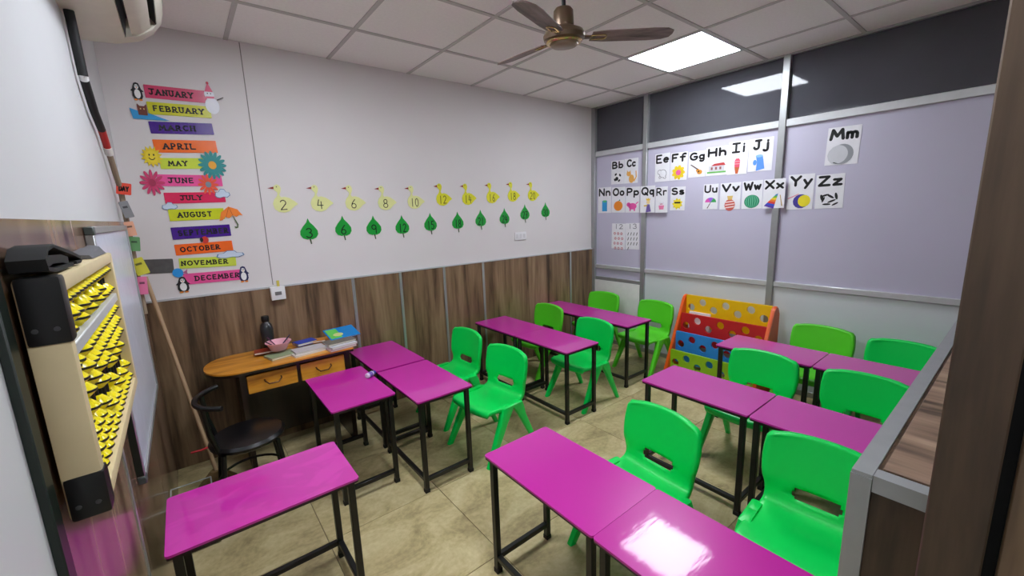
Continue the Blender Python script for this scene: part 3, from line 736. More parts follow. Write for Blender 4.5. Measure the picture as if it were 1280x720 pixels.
O_ = lambda cx_, cy_, a, b: earc(cx_, cy_, a, b, 90, 450, 16)
GLY = {'A': [[(0, 0), (.35, 1), (.7, 0)], [(.13, .36), (.57, .36)]], 'B': [[(.05, 0), (.05, 1)], [(.05, 1)] + earc(.25, .76, .27, .24, 90, -90) + [(.05, .52)], [(.05, .52)] + earc(.28, .26, .32, .26, 90, -90) + [(.05, 0)]],
 'C': [earc(.4, .5, .38, .5, 45, 315, 14)], 'D': [[(.05, 0), (.05, 1)], [(.05, 1)] + earc(.2, .5, .45, .5, 90, -90, 12) + [(.05, 0)]], 'E': [[(.55, 1), (.05, 1), (.05, 0), (.55, 0)], [(.05, .52), (.45, .52)]],
 'F': [[(.55, 1), (.05, 1), (.05, 0)], [(.05, .52), (.42, .52)]], 'G': [earc(.4, .5, .38, .5, 50, 330, 14) + [(.74, .45), (.42, .45)]], 'H': [[(.05, 0), (.05, 1)], [(.6, 0), (.6, 1)], [(.05, .5), (.6, .5)]],
 'I': [[(.25, 0), (.25, 1)], [(.05, 1), (.45, 1)], [(.05, 0), (.45, 0)]], 'J': [[(.15, 1), (.6, 1)], [(.42, 1), (.42, .25)] + earc(.22, .25, .2, .25, 0, -170, 7)], 'L': [[(.05, 1), (.05, 0), (.55, 0)]],
 'M': [[(0, 0), (.1, 1), (.4, .3), (.7, 1), (.8, 0)]], 'N': [[(.05, 0), (.05, 1), (.6, 0), (.6, 1)]], 'O': [O_(.4, .5, .38, .5)], 'P': [[(.05, 0), (.05, 1)] + earc(.25, .73, .3, .27, 90, -90) + [(.05, .46)]],
 'Q': [O_(.4, .5, .38, .5), [(.45, .25), (.75, -.1)]], 'R': [[(.05, 0), (.05, 1)] + earc(.25, .73, .3, .27, 90, -90) + [(.05, .46)], [(.25, .46), (.62, 0)]], 'S': [earc(.3, .75, .25, .25, 40, 270, 8) + earc(.3, .25, .27, .25, 90, -150, 8)],
 'T': [[(0, 1), (.65, 1)], [(.32, 1), (.32, 0)]], 'U': [[(.05, 1), (.05, .3)] + earc(.32, .3, .27, .3, 180, 360, 8) + [(.59, 1)]], 'V': [[(0, 1), (.33, 0), (.66, 1)]], 'W': [[(0, 1), (.22, 0), (.45, .8), (.68, 0), (.9, 1)]],
 'X': [[(0, 1), (.62, 0)], [(.62, 1), (0, 0)]], 'Y': [[(0, 1), (.32, .5), (.64, 1)], [(.32, .5), (.32, 0)]], 'Z': [[(.02, 1), (.6, 1), (0, 0), (.64, 0)]],
 'b': [[(.05, 0), (.05, 1)], O_(.27, .28, .22, .28)], 'c': [earc(.27, .3, .25, .3, 45, 315, 10)], 'e': [[(.05, .32), (.48, .32)] + earc(.27, .3, .23, .3, 5, 310, 10)], 'f': [earc(.4, .8, .2, .2, 60, 180, 6) + [(.2, 0)], [(0, .58), (.42, .58)]],
 'g': [O_(.26, .32, .22, .28), [(.48, .6), (.48, -.1)] + earc(.27, -.1, .21, .22, 0, -150, 7)], 'h': [[(.05, 0), (.05, 1)], earc(.25, .32, .2, .28, 180, 0, 8) + [(.45, 0)]], 'i': [[(.08, 0), (.08, .6)], [(.08, .86), (.08, .89)]],
 'j': [[(.28, .6), (.28, -.1)] + earc(.1, -.1, .18, .2, 0, -150, 7), [(.28, .86), (.28, .89)]], 'm': [[(.05, 0), (.05, .6)], earc(.2, .36, .15, .24, 180, 0, 7) + [(.35, 0)], earc(.5, .36, .15, .24, 180, 0, 7) + [(.65, 0)]],
 'n': [[(.05, 0), (.05, .6)], earc(.25, .34, .2, .26, 180, 0, 8) + [(.45, 0)]], 'o': [O_(.27, .3, .25, .3)], 'p': [[(.05, .6), (.05, -.32)], O_(.27, .3, .22, .28)], 'q': [[(.48, .6), (.48, -.32)], O_(.26, .3, .22, .28)], 'r': [[(.05, 0), (.05, .6)], earc(.25, .38, .2, .22, 180, 50, 6)],
 's': [earc(.22, .46, .18, .15, 40, 270, 6) + earc(.22, .15, .2, .16, 90, -150, 6)], 'u': [[(.05, .6), (.05, .22)] + earc(.25, .22, .2, .22, 180, 360, 7) + [(.45, .6), (.45, 0)]], 'v': [[(0, .6), (.23, 0), (.46, .6)]], 'w': [[(0, .6), (.16, 0), (.32, .5), (.48, 0), (.64, .6)]],
 'x': [[(0, .6), (.45, 0)], [(.45, .6), (0, 0)]], 'y': [[(0, .6), (.24, .05)], [(.48, .6), (.1, -.32)]], 'z': [[(.02, .6), (.44, .6), (0, 0), (.46, 0)]]}
def lettering(txt, w, h, z, parent, sw, serif=False, gap=.26, mat=None):
    x = 0; segs = []
    for ch in txt:
        g = GLY[ch]; xa = min(p[0] for q in g for p in q); xb = max(p[0] for q in g for p in q)
        for q in g: segs.append([(px - xa + x, py) for px, py in q])
        if serif:
            for q in g:
                for ex, ey in (q[0], q[-1]):
                    if (ey < .01 or ey > .99) and ch not in 'EFTZOQI': segs.append([(ex - xa + x - .13, ey), (ex - xa + x + .13, ey)])
        x += xb - xa + gap
    xs_ = [p[0] for q in segs for p in q]; ys_ = [p[1] for q in segs for p in q]
    x0, x1, y0, y1 = min(xs_), max(xs_), min(ys_), max(ys_); m = MB()
    for q in segs: stroke(m, [((a - (x0 + x1) / 2) / (x1 - x0) * (w - sw), (b - (y0 + y1) / 2) / (y1 - y0) * (h - sw)) for a, b in q], sw, z)
    return link('lettering', m.mesh('lettering', mat or INK), parent)

# --- months
def mpx(X, Y): return 150 + X / 2.572, 90 + Y / 2.572
def bw_(X, Y, y=-.002): px, py = mpx(X, Y); return hit(px, py, 1, y)
months = [('JANUARY', 78, 61, 280, 81, 40, (214, 74, 112), 'pink', .06, .78), ('FEBRUARY', 88, 115, 292, 130, 38, (206, 206, 46), 'yellow-green', .08, .9), ('MARCH', 95, 178, 299, 184, 37, (72, 28, 138), 'purple', .12, .72),
          ('APRIL', 108, 238, 311, 241, 40, (246, 112, 30), 'orange', .12, .65), ('MAY', 128, 294, 290, 294, 34, (208, 226, 70), 'lime', .14, .55), ('JUNE', 120, 348, 328, 350, 36, (240, 92, 160), 'pink', .15, .54),
          ('JULY', 143, 406, 338, 402, 34, (226, 44, 92), 'crimson', .24, .62), ('AUGUST', 157, 461, 335, 455, 36, (206, 216, 36), 'yellow-green', .13, .77), ('SEPTEMBER', 166, 520, 355, 508, 38, (72, 28, 138), 'purple', .1, .97),
          ('OCTOBER', 177, 573, 362, 558, 34, (248, 108, 34), 'orange', .08, .78), ('NOVEMBER', 190, 616, 373, 607, 32, (206, 222, 80), 'lime', .02, .86), ('DECEMBER', 205, 667, 400, 650, 34, (238, 92, 158), 'pink', .16, .92)]
for (t_, x0, y0, x1, y1, hp_, rgb, cn, ta, tb) in months:
    a, b = bw_(x0, y0), bw_(x1, y1); mid = (a + b) / 2
    w = (b - a).length; rot = math.atan2(b.z - a.z, b.x - a.x)
    hh = (bw_((x0 + x1) / 2, (y0 + y1) / 2 - hp_ / 2) - bw_((x0 + x1) / 2, (y0 + y1) / 2 + hp_ / 2)).length
    o = flat('month_strip', '%s paper strip lettered %s on the back wall' % (cn, t_), 'sign', 'back', (mid.x, -.001, mid.z), rot, rrect(w, hh, .003, 2), .0025, M('glossy_%s' % t_, rgb, .22), 'month strips')
    l = lettering(t_, w * (tb - ta), hh * .5, .0028, o, hh * .105, True, .42); l.location = (w * ((ta + tb) / 2 - .5), 0, 0)
def deco(name, label, cat, X, Y, wpx, hpx, group=None, poly=None, rgb=(255, 255, 255), n=.0035):
    c = bw_(X, Y); W = (bw_(X + wpx / 2, Y) - bw_(X - wpx / 2, Y)).length; Hh = (bw_(X, Y - hpx / 2) - bw_(X, Y + hpx / 2)).length
    pl = [(x * W / 2, y * Hh / 2) for x, y in poly]
    o = flat(name, label, cat, 'back', (c.x, -n, c.z), 0, pl, .0015, C(rgb, .4), group)
    def part(nm, poly2, col, z=.002, th=.0006): return poly_part(nm, [(x * W / 2, y * Hh / 2) for x, y in poly2], z, z + th, col, o, .4)
    return o, part
def penguin(X, Y, w, h, label, body=(24, 24, 30)):
    sil = [(0, 1), (.35, .9), (.5, .6), (.62, .3), (.95, .05), (.7, 0), (.75, -.5), (.5, -.85), (-.5, -.85), (-.75, -.5), (-.7, 0), (-.95, .05), (-.62, .3), (-.5, .6), (-.35, .9)]
    o, p_ = deco('paper_penguin', label, 'decoration', X, Y, w, h, 'paper penguins', sil, body)
    p_('belly', ell(0, -.25, .45, .5, 16), (240, 240, 240)); p_('face', ell(0, .52, .3, .26, 14), (240, 240, 240))
    for s in (-1, 1):
        p_('eye', ell(s * .13, .6, .06, .08, 8), (15, 15, 15), .0028); p_('foot', ell(s * .35, -.9, .28, .1, 10), (236, 140, 50), .0012)
    p_('beak', [(-.1, .48), (.1, .48), (0, .34)], (236, 140, 50), .0028)
penguin(55, 63, 44, 58, 'paper penguin at the left end of the JANUARY strip')
penguin(203, 684, 50, 52, 'paper penguin at the left end of the DECEMBER strip')
penguin(397, 650, 40, 52, 'paper penguin at the right end of the DECEMBER strip', (40, 40, 90))
o, p_ = deco('paper_snowman', 'paper snowman with pink hat beside the JANUARY strip', 'decoration', 292, 86, 62, 100, None, ell(.05, -.45, .72, .52, 20), (236, 238, 246), .0045)
p_('head', ell(-.12, .25, .5, .34, 18), (240, 240, 248), .0016); p_('hat', [(-.55, .4), (.3, .42), (-.15, .98)], (226, 90, 130), .0024); p_('bobble', ell(-.15, .95, .14, .09, 10), (200, 40, 70), .003)
p_('scarf', [(-.5, -.02), (.35, .02), (.35, .14), (-.5, .1)], (226, 110, 140), .003); p_('arm', [(.6, -.1), (1.3, .12), (1.32, .18), (.6, -.02)], (60, 44, 40), .0024)
for s in (-.28, .04): p_('eye', ell(s, .3, .06, .04, 8), (20, 20, 20), .003)
o, p_ = deco('paper_wave', 'blue paper wave at the left end of the FEBRUARY strip', 'decoration', 97, 138, 122, 36, None, [(-1, .9), (-.55, .5), (0, .2), (.6, -.4), (1, -.75), (.4, -.85), (-.9, -.9)], (44, 156, 216), .0045)
o, p_ = deco('paper_cat', 'brown paper cat on the blue paper wave', 'decoration', 72, 121, 36, 36, None, [(-.8, -1), (-.85, .3), (-.8, 1), (-.4, .6), (.4, .6), (.8, 1), (.85, .3), (.8, -1)], (110, 50, 34), .0065)
for s in (-1, 1): p_('eye', ell(s * .3, .1, .12, .14, 8), (230, 200, 120))
rays = []
for k in range(28): rr = 1 if k % 2 else .68; rays.append((rr * math.cos(k * PI / 14), rr * math.sin(k * PI / 14)))
o, p_ = deco('paper_sun', 'yellow paper sun smiling at the left end of the MAY strip', 'decoration', 102, 272, 72, 70, None, rays, (232, 204, 24), .0045)
p_('face', ell(0, 0, .55, .55, 18), (240, 214, 40))
for s in (-1, 1): p_('eye', ell(s * .2, .15, .07, .1, 8), (60, 40, 10), .0028)
p_('smile', earc(0, 0, .32, .32, 200, 340, 8) + earc(0, 0, .24, .24, 340, 200, 8), (60, 40, 10), .0028)
def flower(X, Y, w, label, pet, mid, npet):
    o, p_ = deco('paper_flower', label, 'decoration', X, Y, w, w, 'paper flowers', ell(0, 0, .4, .4, 16), pet, .005)
    for k in range(npet):
        a = k * 2 * PI / npet
        p_('petal', ell(.62 * math.cos(a), .62 * math.sin(a), .38, .13 if npet > 10 else .18, 10, a), pet, .001 + .0003 * (k % 2))
    p_('centre', ell(0, 0, .28, .28, 16), mid, .0024)
flower(297, 300, 92, 'teal paper flower with orange centre at the end of MAY', (30, 140, 140), (240, 170, 40), 16)
flower(104, 356, 84, 'crimson paper flower at the left end of the JUNE strip', (204, 56, 106), (170, 40, 80), 12)
flower(284, 362, 68, 'red-orange paper flower with grey centre at the end of JUNE', (240, 84, 50), (130, 140, 150), 12)
cloudp = [(-1, -.4), (-.9, .2), (-.5, .3), (-.2, .85), (.3, .8), (.5, .3), (.9, .2), (1, -.3), (.6, -.7), (.1, -.6), (-.4, -.8), (-.8, -.7)]
for X, Y, w, h, lb in ((329, 391, 50, 36, 'white paper cloud at the right end of the JULY strip'), (160, 431, 52, 30, 'white paper cloud at the left end of the JULY strip'), (355, 586, 92, 30, 'white paper cloud under the right end of the OCTOBER strip')):
    o, p_ = deco('paper_cloud', lb, 'decoration', X, Y, w, h, 'paper clouds', cloudp, (96, 130, 170), .0045)
    p_('white_fill', [(x * .9, y * .86) for x, y in cloudp], (206, 220, 236))
o, p_ = deco('paper_umbrella', 'orange paper umbrella at the right end of the AUGUST strip', 'decoration', 357, 468, 80, 74, None, [(-.95, -.25), (-.75, .45), (-.1, .95), (.6, .7), (.98, .15), (.7, .22), (.45, .05), (.15, .2), (-.15, -.05), (-.45, .08), (-.7, -.2)], (246, 134, 40), .005)
p_('handle', [(.12, .15), (.2, .12), (.52, -.6), (.46, -.9), (.24, -.95), (.16, -.75), (.26, -.78), (.38, -.8), (.40, -.62)], (88, 110, 70), .0012)
for xx in (-.4, .2): p_('rib', [(xx - .02, .05), (xx + .02, .05), (-.05, .9), (-.09, .9)], (190, 90, 20))
o, p_ = deco('paper_cutout', 'small red and black paper cutout above the OCTOBER strip', 'decoration', 272, 540, 28, 24, None, ell(.1, 0, .85, .95, 16), (206, 50, 40), .0045)
p_('head', ell(-.7, .1, .38, .6, 12), (24, 20, 20))
o, p_ = deco('paper_cutout', 'bright blue rounded paper cutout at the left end of the NOVEMBER strip', 'decoration', 194, 645, 52, 32, None, ell(-.3, 0, .68, .92, 18), (40, 150, 226), .0045)
p_('tail', [(.3, 0), (.95, .6), (.85, 0), (.95, -.5)], (190, 110, 150), .0014)
# dark tape stub from the corner
p0, p1 = hit(172, 334, 1, -.002), hit(217, 332, 1, -.002)
o = flat('tape_strip', 'dark grey strip of tape left of the NOVEMBER strip', 'tape', 'back', ((p0.x + p1.x) / 2, -.001, (p0.z + p1.z) / 2), math.atan2(p1.z - p0.z, p1.x - p0.x), rrect((p1 - p0).length, .085, .006), .003, M('dark_tape', (84, 82, 82), .6, noise=(30, .2)))
# paper tags along the corner conduit
for k, (px, py, w, h, rgb, lb) in enumerate(((152, 236, .075, .055, (214, 66, 44), 'red paper tag reading DAY on the corner pipe'), (158, 262, .05, .08, (130, 130, 132), 'grey paper tag on the corner pipe'), (163, 286, .05, .07, (226, 166, 136), 'peach paper tag on the corner pipe'),
                                              (168, 305, .06, .07, (96, 148, 92), 'green paper tag on the corner pipe'), (175, 333, .07, .085, (206, 198, 60), 'yellow paper tag on the corner pipe'), (178, 357, .055, .09, (230, 120, 160), 'pink paper tag on the corner pipe'))):
    w *= .72; q = hit(px, py, 1, -.48); q.x = max(q.x, LW + .012 + w / 2)
    o = flat('paper_tag', lb, 'tag', 'back', (q.x, -.48, q.z), (-.15, .2, .1, -.1, .25, -.05)[k], rrect(w, h, .004, 2), .002, C(rgb), 'paper tags on the corner pipe')
    if k == 0: lettering('DAY', w * .7, h * .5, .0025, o, h * .1)
    else: poly_part('print', rrect(w * .5, h * .12, .001, 2, 0, h * .15), .002, .0025, tuple(int(v * .5) for v in rgb), o)

# --- ducks and leaves
def dpx(X, Y): return 330 + X / 3.459, 210 + Y / 3.459
ducks = [('2', 92, 155, 0), ('4', 250, 152, 0), ('6', 395, 150, 0), ('8', 532, 149, 0), ('10', 657, 145, 0), ('12', 778, 133, 1), ('14', 887, 131, 1), ('16', 990, 125, 1), ('18', 1080, 119, 1), ('20', 1165, 117, 1)]
DB = [(-.52, .30), (-.62, .0), (-.55, -.35), (-.3, -.56), (.05, -.62), (.4, -.52), (.72, -.2), (1.0, -.02), (.8, .18), (.45, .42), (.15, .5), (-.05, .46), (-.15, .62), (-.05, .85), (.0, 1.08), (-.08, 1.28), (-.25, 1.35), (-.42, 1.26), (-.48, 1.1), (-.42, .95), (-.28, .82), (-.25, .7), (-.32, .52)]
DB = DB[::-1]
NUMW = {'2': 'two', '3': 'three', '4': 'four', '6': 'six', '8': 'eight', '9': 'nine', '10': 'ten', '12': 'twelve', '14': 'fourteen', '15': 'fifteen', '16': 'sixteen', '18': 'eighteen', '20': 'twenty', '21': 'twenty-one', '24': 'twenty-four', '27': 'twenty-seven', '30': 'thirty'}
for i, (t_, X, Y, br2) in enumerate(ducks):
    q = hit(*dpx(X, Y), 1, -.002); s = .096; q.x -= .16 * s
    rgb = (226, 222, 44) if br2 else (228, 230, 158)
    lb = '%s paper duck numbered %s on the back wall' % ('bright yellow' if br2 else 'pale yellow', NUMW[t_])
    o = flat('paper_duck', lb, 'decoration', 'back', (q.x, -.001, q.z), 0, [(x * s, y * s) for x, y in DB], .003, C(rgb, .4), 'numbered paper ducks')
    poly_part('beak', [(-.46 * s, 1.2 * s), (-.84 * s, 1.08 * s), (-.46 * s, 1.02 * s)], .0028, .0036, (150, 44, 40), o)
    poly_part('eye', ell(-.27 * s, 1.18 * s, .035 * s, .035 * s, 8), .003, .0036, (30, 20, 20), o)
    number(t_, .02 * s, -.08 * s, .66 * s, (.42 if len(t_) == 1 else .72) * s, .0034, o, sw=.06 * s)
leaves = [('3', 195, 276), ('6', 343, 262), ('9', 475, 259), ('12', 598, 255), ('15', 720, 243), ('18', 838, 236), ('21', 937, 226), ('24', 1040, 217), ('27', 1128, 199), ('30', 1217, 189)]
LP = [(0, 1.2), (.14, .85), (.45, .5), (.72, .1), (.74, -.25), (.55, -.55), (.2, -.68), (0, -.62), (-.2, -.68), (-.55, -.55), (-.74, -.25), (-.72, .1), (-.45, .5), (-.14, .85)]
for i, (t_, X, Y) in enumerate(leaves):
    q = hit(*dpx(X, Y), 1, -.002); s = .080
    o = flat('paper_leaf', 'green paper leaf numbered %s on the back wall' % NUMW[t_], 'decoration', 'back', (q.x, -.001, q.z), 0, [(x * s, y * s) for x, y in LP], .003, M('leaf_green', (24, 158, 56), .35), 'numbered paper leaves')
    poly_part('stem', [(-.05 * s, -.6 * s), (.08 * s, -.6 * s), (.14 * s, -1.08 * s), (.04 * s, -1.1 * s)], .001, .0022, (70, 90, 60), o)
    number(t_, 0, -.1 * s, .8 * s, (.5 if len(t_) == 1 else .78) * s, .0034, o, M('dark_ink', (10, 40, 16), .5), sw=.1 * s)

# --- switch boxes
q = hit(651, 295, 1, -.012)
sw = MB().box((-.075, -.012, -.04), (.075, 0, .04), .004, 2).obj('switch_plate', M('switch_white', (232, 232, 232), .35)); sw.location = (q.x, 0, q.z)
tag(sw, 'white switch plate on the back wall below the leaves', 'switch')
for k in (-.045, 0, .045): MB().box((k - .016, -.015, -.02), (k + .016, -.011, .02), .002, 1).obj('rocker', M('switch_rocker', (214, 214, 214), .3), sw)
q = hit(347, 366, 1, -.03)
sw2 = MB().box((-.044, -.045, -.045), (.044, 0, .045), .004, 2).obj('socket_box', M('switch_white', (232, 232, 232), .35)); sw2.location = (q.x, -.0145, q.z)
tag(sw2, 'white socket box at the top of the brown wainscot', 'socket')
MB().box((-.02, -.048, -.012), (.02, -.044, .012), .001, 1).obj('rocker', M('grey_rocker', (120, 120, 120), .4), sw2)
MB().box((.002, -.02, .044), (.018, -.012, .085)).obj('yellow_tag', C((206, 190, 80)), sw2)

# --- letter cards on the right wall
cards = {'Bb': (764.2, 200.7, 780, 230.2), 'Cc': (780.3, 198, 797.5, 229), 'Ee': (818.9, 192, 837.2, 227), 'Ff': (838, 190.6, 859, 225.3), 'Gg': (860.7, 189.2, 881.8, 221.5), 'Hh': (882.6, 183.5, 909.1, 219.3), 'Ii': (909.9, 177, 934.5, 218), 'Jj': (935.6, 172.8, 965.7, 213.8),
         'Mm': (1033, 158.5, 1074, 205.6), 'Nn': (747.6, 234.3, 764.0, 266.3), 'Oo': (764.7, 234, 781.4, 265.8), 'Pp': (782, 233.6, 799.7, 265.8), 'Qq': (800.3, 232.5, 818.7, 265.8), 'Rr': (819.4, 233.5, 834.5, 265.8), 'Ss': (838, 233.5, 856.3, 263), 'Uu': (879, 230.2, 897.4, 261.7),
         'Vv': (900, 228.5, 925.5, 261.7), 'Ww': (927.4, 226, 952.9, 261), 'Xx': (953.7, 223.8, 981, 260.3), 'Yy': (984.3, 218, 1016.6, 261.7), 'Zz': (1019.3, 218, 1054.6, 260.3), '12': (764.7, 279.5, 781.4, 311), '13': (782, 279, 799.2, 311.7)}
desc = {'Bb': 'a black and white ball', 'Cc': 'an orange cat', 'Ee': 'a grey pencil drawing', 'Ff': 'a yellow flower', 'Gg': 'a guitar', 'Hh': 'a house', 'Ii': 'an ice lolly', 'Jj': 'a light blue picture', 'Mm': 'a grey moon', 'Nn': 'a small blue picture', 'Oo': 'an orange', 'Pp': 'a pink pig', 'Qq': 'a crowned figure', 'Rr': 'a small pink figure', 'Ss': 'a sun', 'Uu': 'an umbrella', 'Vv': 'a striped vase', 'Ww': 'a watermelon', 'Xx': 'a rainbow xylophone', 'Yy': 'a yellow yoyo', 'Zz': 'a black line drawing', '12': 'red rings', '13': 'black strokes'}
PAPER = M('card_paper', (236, 236, 240), .5)
def picture(k, w, h, P):
    s = w / 2; cy_ = -h * .22
    E = lambda nm, x, y, a, b, col, z=.0014, r=0, n=14: P(nm, [(px * s, cy_ + py * s) for px, py in ell(x, y, a, b, n, r)], col, z)
    G_ = lambda nm, pts_, col, z=.0014: P(nm, [(x * s, cy_ + y * s) for x, y in pts_], col, z)
    BK = (20, 20, 22)
    if k == 'Bb':
        E('ball', 0, 0, .62, .62, (240, 240, 240)); E('patch', -.1, -.15, .25, .25, BK, .002)
        for a in range(4): E('patch', .48 * math.cos(a * 1.57 + .6), .48 * math.sin(a * 1.57 + .6), .2, .13, BK, .002, a * 1.57 + 2.2)
    elif k == 'Cc':
        OC = (232, 172, 84); E('body', .1, -.3, .38, .5, OC); E('head', -.3, .3, .32, .28, OC, .0018); G_('ear', [(-.58, .4), (-.4, .5), (-.55, .75)], OC); G_('ear', [(-.2, .5), (-.02, .4), (-.08, .75)], OC); G_('tail', [(.4, -.5), (.7, -.1), (.65, .6), (.78, .62), (.85, -.1), (.5, -.7)], OC)
    elif k == 'Ee':
        for x, y, a in ((.1, 0, .5), (-.35, .2, .3), (-.3, -.4, .16), (.35, -.45, .18)): E('ring', x, y, a, a, (130, 130, 134)); E('fill', x, y, a - .06, a - .06, (236, 236, 240), .002)
    elif k == 'Ff':
        for a in range(9): E('petal', .5 * math.cos(a * .698), .5 * math.sin(a * .698), .28, .2, (244, 212, 40), .0014, a * .698)
        E('centre', 0, 0, .3, .3, (236, 100, 160), .002)
    elif k == 'Gg':
        E('body', .35, -.25, .3, .25, (222, 150, 50)); E('body', .12, -.05, .2, .18, (222, 150, 50)); G_('neck', [(.1, 0), (-.75, .6), (-.68, .68), (.18, .1)], (90, 60, 50), .0018); E('hole', .25, -.18, .1, .1, (60, 40, 20), .002)
    elif k == 'Hh':
        G_('wall', [(-.7, -.35), (.75, -.35), (.75, .15), (-.7, .15)], (206, 206, 210)); G_('roof', [(-.5, .15), (.85, .15), (.7, .4), (-.2, .35)], (190, 60, 60), .0018); G_('grass', [(-.85, -.5), (.9, -.5), (.9, -.36), (-.85, -.36)], (110, 190, 90), .0018)
        for x in (-.5, -.1, .3): G_('window', [(x, -.2), (x + .18, -.2), (x + .18, .05), (x, .05)], (150, 90, 90), .002)
    elif k == 'Ii':
        G_('lolly', [(-.25, -.2), (.25, -.2), (.28, .45), (.15, .68), (-.15, .68), (-.28, .45)], (226, 84, 110)); G_('cone', [(-.25, -.2), (.25, -.2), (.12, -.85), (-.12, -.85)], (196, 96, 50))
        for y in (.1, .35): G_('stripe', [(-.26, y), (.26, y), (.26, y + .08), (-.26, y + .08)], (240, 160, 170), .002)
    elif k == 'Jj':
        G_('jug', [(-.3, -.75), (.4, -.6), (.3, 0), (.2, .55), (-.35, .5), (-.25, 0)], (90, 150, 230)); E('handle', -.42, -.02, .16, .24, (90, 150, 230)); E('top', -.08, .52, .3, .12, (140, 190, 240), .002)
    elif k == 'Mm':
        E('shade', -.1, -.05, .78, .74, (206, 208, 212)); G_('crescent', earc(0, 0, .7, .72, -130, 110, 16) + earc(-.25, .0, .62, .66, 80, -110, 14), (150, 154, 158), .0018)
    elif k == 'Nn': G_('book', [(-.35, -.65), (.4, -.65), (.4, .6), (-.35, .6)], (50, 160, 220)); G_('spine', [(-.2, .4), (.3, .4), (.3, .65), (-.2, .65)], (90, 190, 130), .002)
    elif k == 'Oo': E('orange', 0, -.05, .66, .6, (240, 140, 30)); G_('leaf', [(0, .5), (.2, .75), (.3, .6)], (60, 150, 60))
    elif k == 'Pp':
        PK = (236, 90, 170); E('body', 0, -.1, .6, .38, PK); E('head', -.55, .1, .3, .26, PK)
        for x in (-.3, .3): G_('leg', [(x - .1, -.65), (x + .1, -.65), (x + .1, -.3), (x - .1, -.3)], PK)
        G_('tail', [(.5, .1), (.85, .35), (.8, .45), (.45, .25)], PK)
    elif k == 'Qq': E('face', .1, .35, .24, .24, (240, 214, 150)); G_('crown', [(-.15, .55), (.35, .55), (.38, .85), (.22, .68), (.1, .88), (-.02, .68), (-.18, .85)], (232, 196, 50), .002); G_('dress', [(-.2, -.85), (.5, -.75), (.3, .1), (-.05, .1)], (110, 90, 160)); G_('arm', [(-.5, .0), (0, .05), (0, -.1), (-.45, -.15)], (220, 190, 60))
    elif k == 'Rr': G_('head', [(-.4, .1), (.4, .1), (.4, .5), (-.4, .5)], (226, 226, 232)); G_('body', [(-.35, -.6), (.35, -.6), (.45, .0), (-.45, .0)], (234, 130, 170)); G_('mouth', [(-.2, .15), (.2, .15), (.2, .25), (-.2, .25)], (200, 60, 110), .002)
    elif k == 'Ss':
        G_('rays', [(.75 * math.cos(a * PI / 9) * (1 if a % 2 else .7), .75 * math.sin(a * PI / 9) * (1 if a % 2 else .7)) for a in range(18)], (236, 214, 40)); E('face', 0, 0, .48, .48, (246, 226, 50), .0018)
        G_('glasses', [(-.42, .05), (.42, .05), (.38, .24), (-.38, .24)], BK, .0024)
    elif k == 'Uu':
        for a0, a1, col in ((180, 120, (220, 90, 180)), (120, 60, (150, 100, 210)), (60, 0, (60, 170, 90))): G_('canopy', [(.05, .0)] + earc(.05, 0, .75, .62, a0, a1, 6), col)
        G_('handle', [(.02, .0), (.1, .0), (-.3, -.8), (-.45, -.75), (-.38, -.7)], (90, 60, 60), .0012)
    elif k == 'Vv':
        E('vase', 0, -.3, .52, .58, (206, 96, 84)); G_('neck', [(-.2, .2), (.2, .2), (.28, .6), (-.28, .6)], (224, 190, 110))
        for y in (-.62, -.35, -.08): G_('stripe', [(-.44, y), (.44, y + .1), (.44, y + .2), (-.44, y + .1)], (244, 226, 220), .002)
    elif k == 'Ww':
        E('melon', 0, -.05, .75, .68, (30, 140, 100), n=20)
        for a in (.6, .38, .14): E('stripe', 0, -.05, a, .66, (120, 200, 160), .0016 + (1 - a) * .001); E('stripe', 0, -.05, a - .07, .66, (30, 140, 100), .0018 + (1 - a) * .001)
    elif k == 'Xx':
        cols = [(90, 60, 170), (50, 80, 200), (220, 60, 50), (240, 130, 40), (240, 210, 50), (110, 190, 60), (60, 140, 190)]
        for q, col in enumerate(cols):
            a, b = q / 7, (q + 1) / 7
            L0 = lambda t: (-.85 + 1.05 * t, -.55 + 1.1 * t); R0 = lambda t: (.05 + .35 * t, -.85 + 1.5 * t)
            G_('bar', [L0(a), R0(a), R0(b), L0(b)], col)
        G_('mallet', [(.55, .5), (.62, .5), (.85, -.6), (.75, -.6)], (190, 160, 90))
    elif k == 'Yy': E('yoyo', .1, -.15, .62, .62, (70, 60, 150)); E('face', .35, -.12, .48, .52, (240, 224, 40), .002); G_('string', [(-.95, .05), (-.6, .2), (-.1, .45), (-.1, .53), (-.62, .3), (-.95, .14)], (226, 150, 170))
    elif k == 'Zz':
        for x, y, a, b, r in ((-.3, .3, .3, .08, .3), (.1, .2, .3, .09, -.6), (-.4, -.05, .25, .07, 1.2), (.2, -.2, .32, .08, .4), (.5, .2, .1, .3, .2), (-.15, -.45, .3, .08, 0), (.45, -.45, .25, .07, .5), (-.5, .1, .12, .3, .3)): E('stripe', x, y, a, b, BK, .0014, r)
    elif k == '12':
        for q in range(12): x, y = -.55 + (q % 3) * .5 + .12 * (q // 3 % 2), 1.0 - (q // 3) * .6; E('ring', x, y, .16, .16, (190, 60, 80)); E('ring_hole', x, y, .085, .085, (236, 236, 240), .002)
    elif k == '13':
        for q in range(13): x, y = -.65 + (q % 4) * .42, 1.0 - (q // 4) * .6; G_('stroke', [(x - .08, y - .2), (x, y - .2), (x + .14, y + .16), (x + .05, y + .18)], (30, 30, 40))
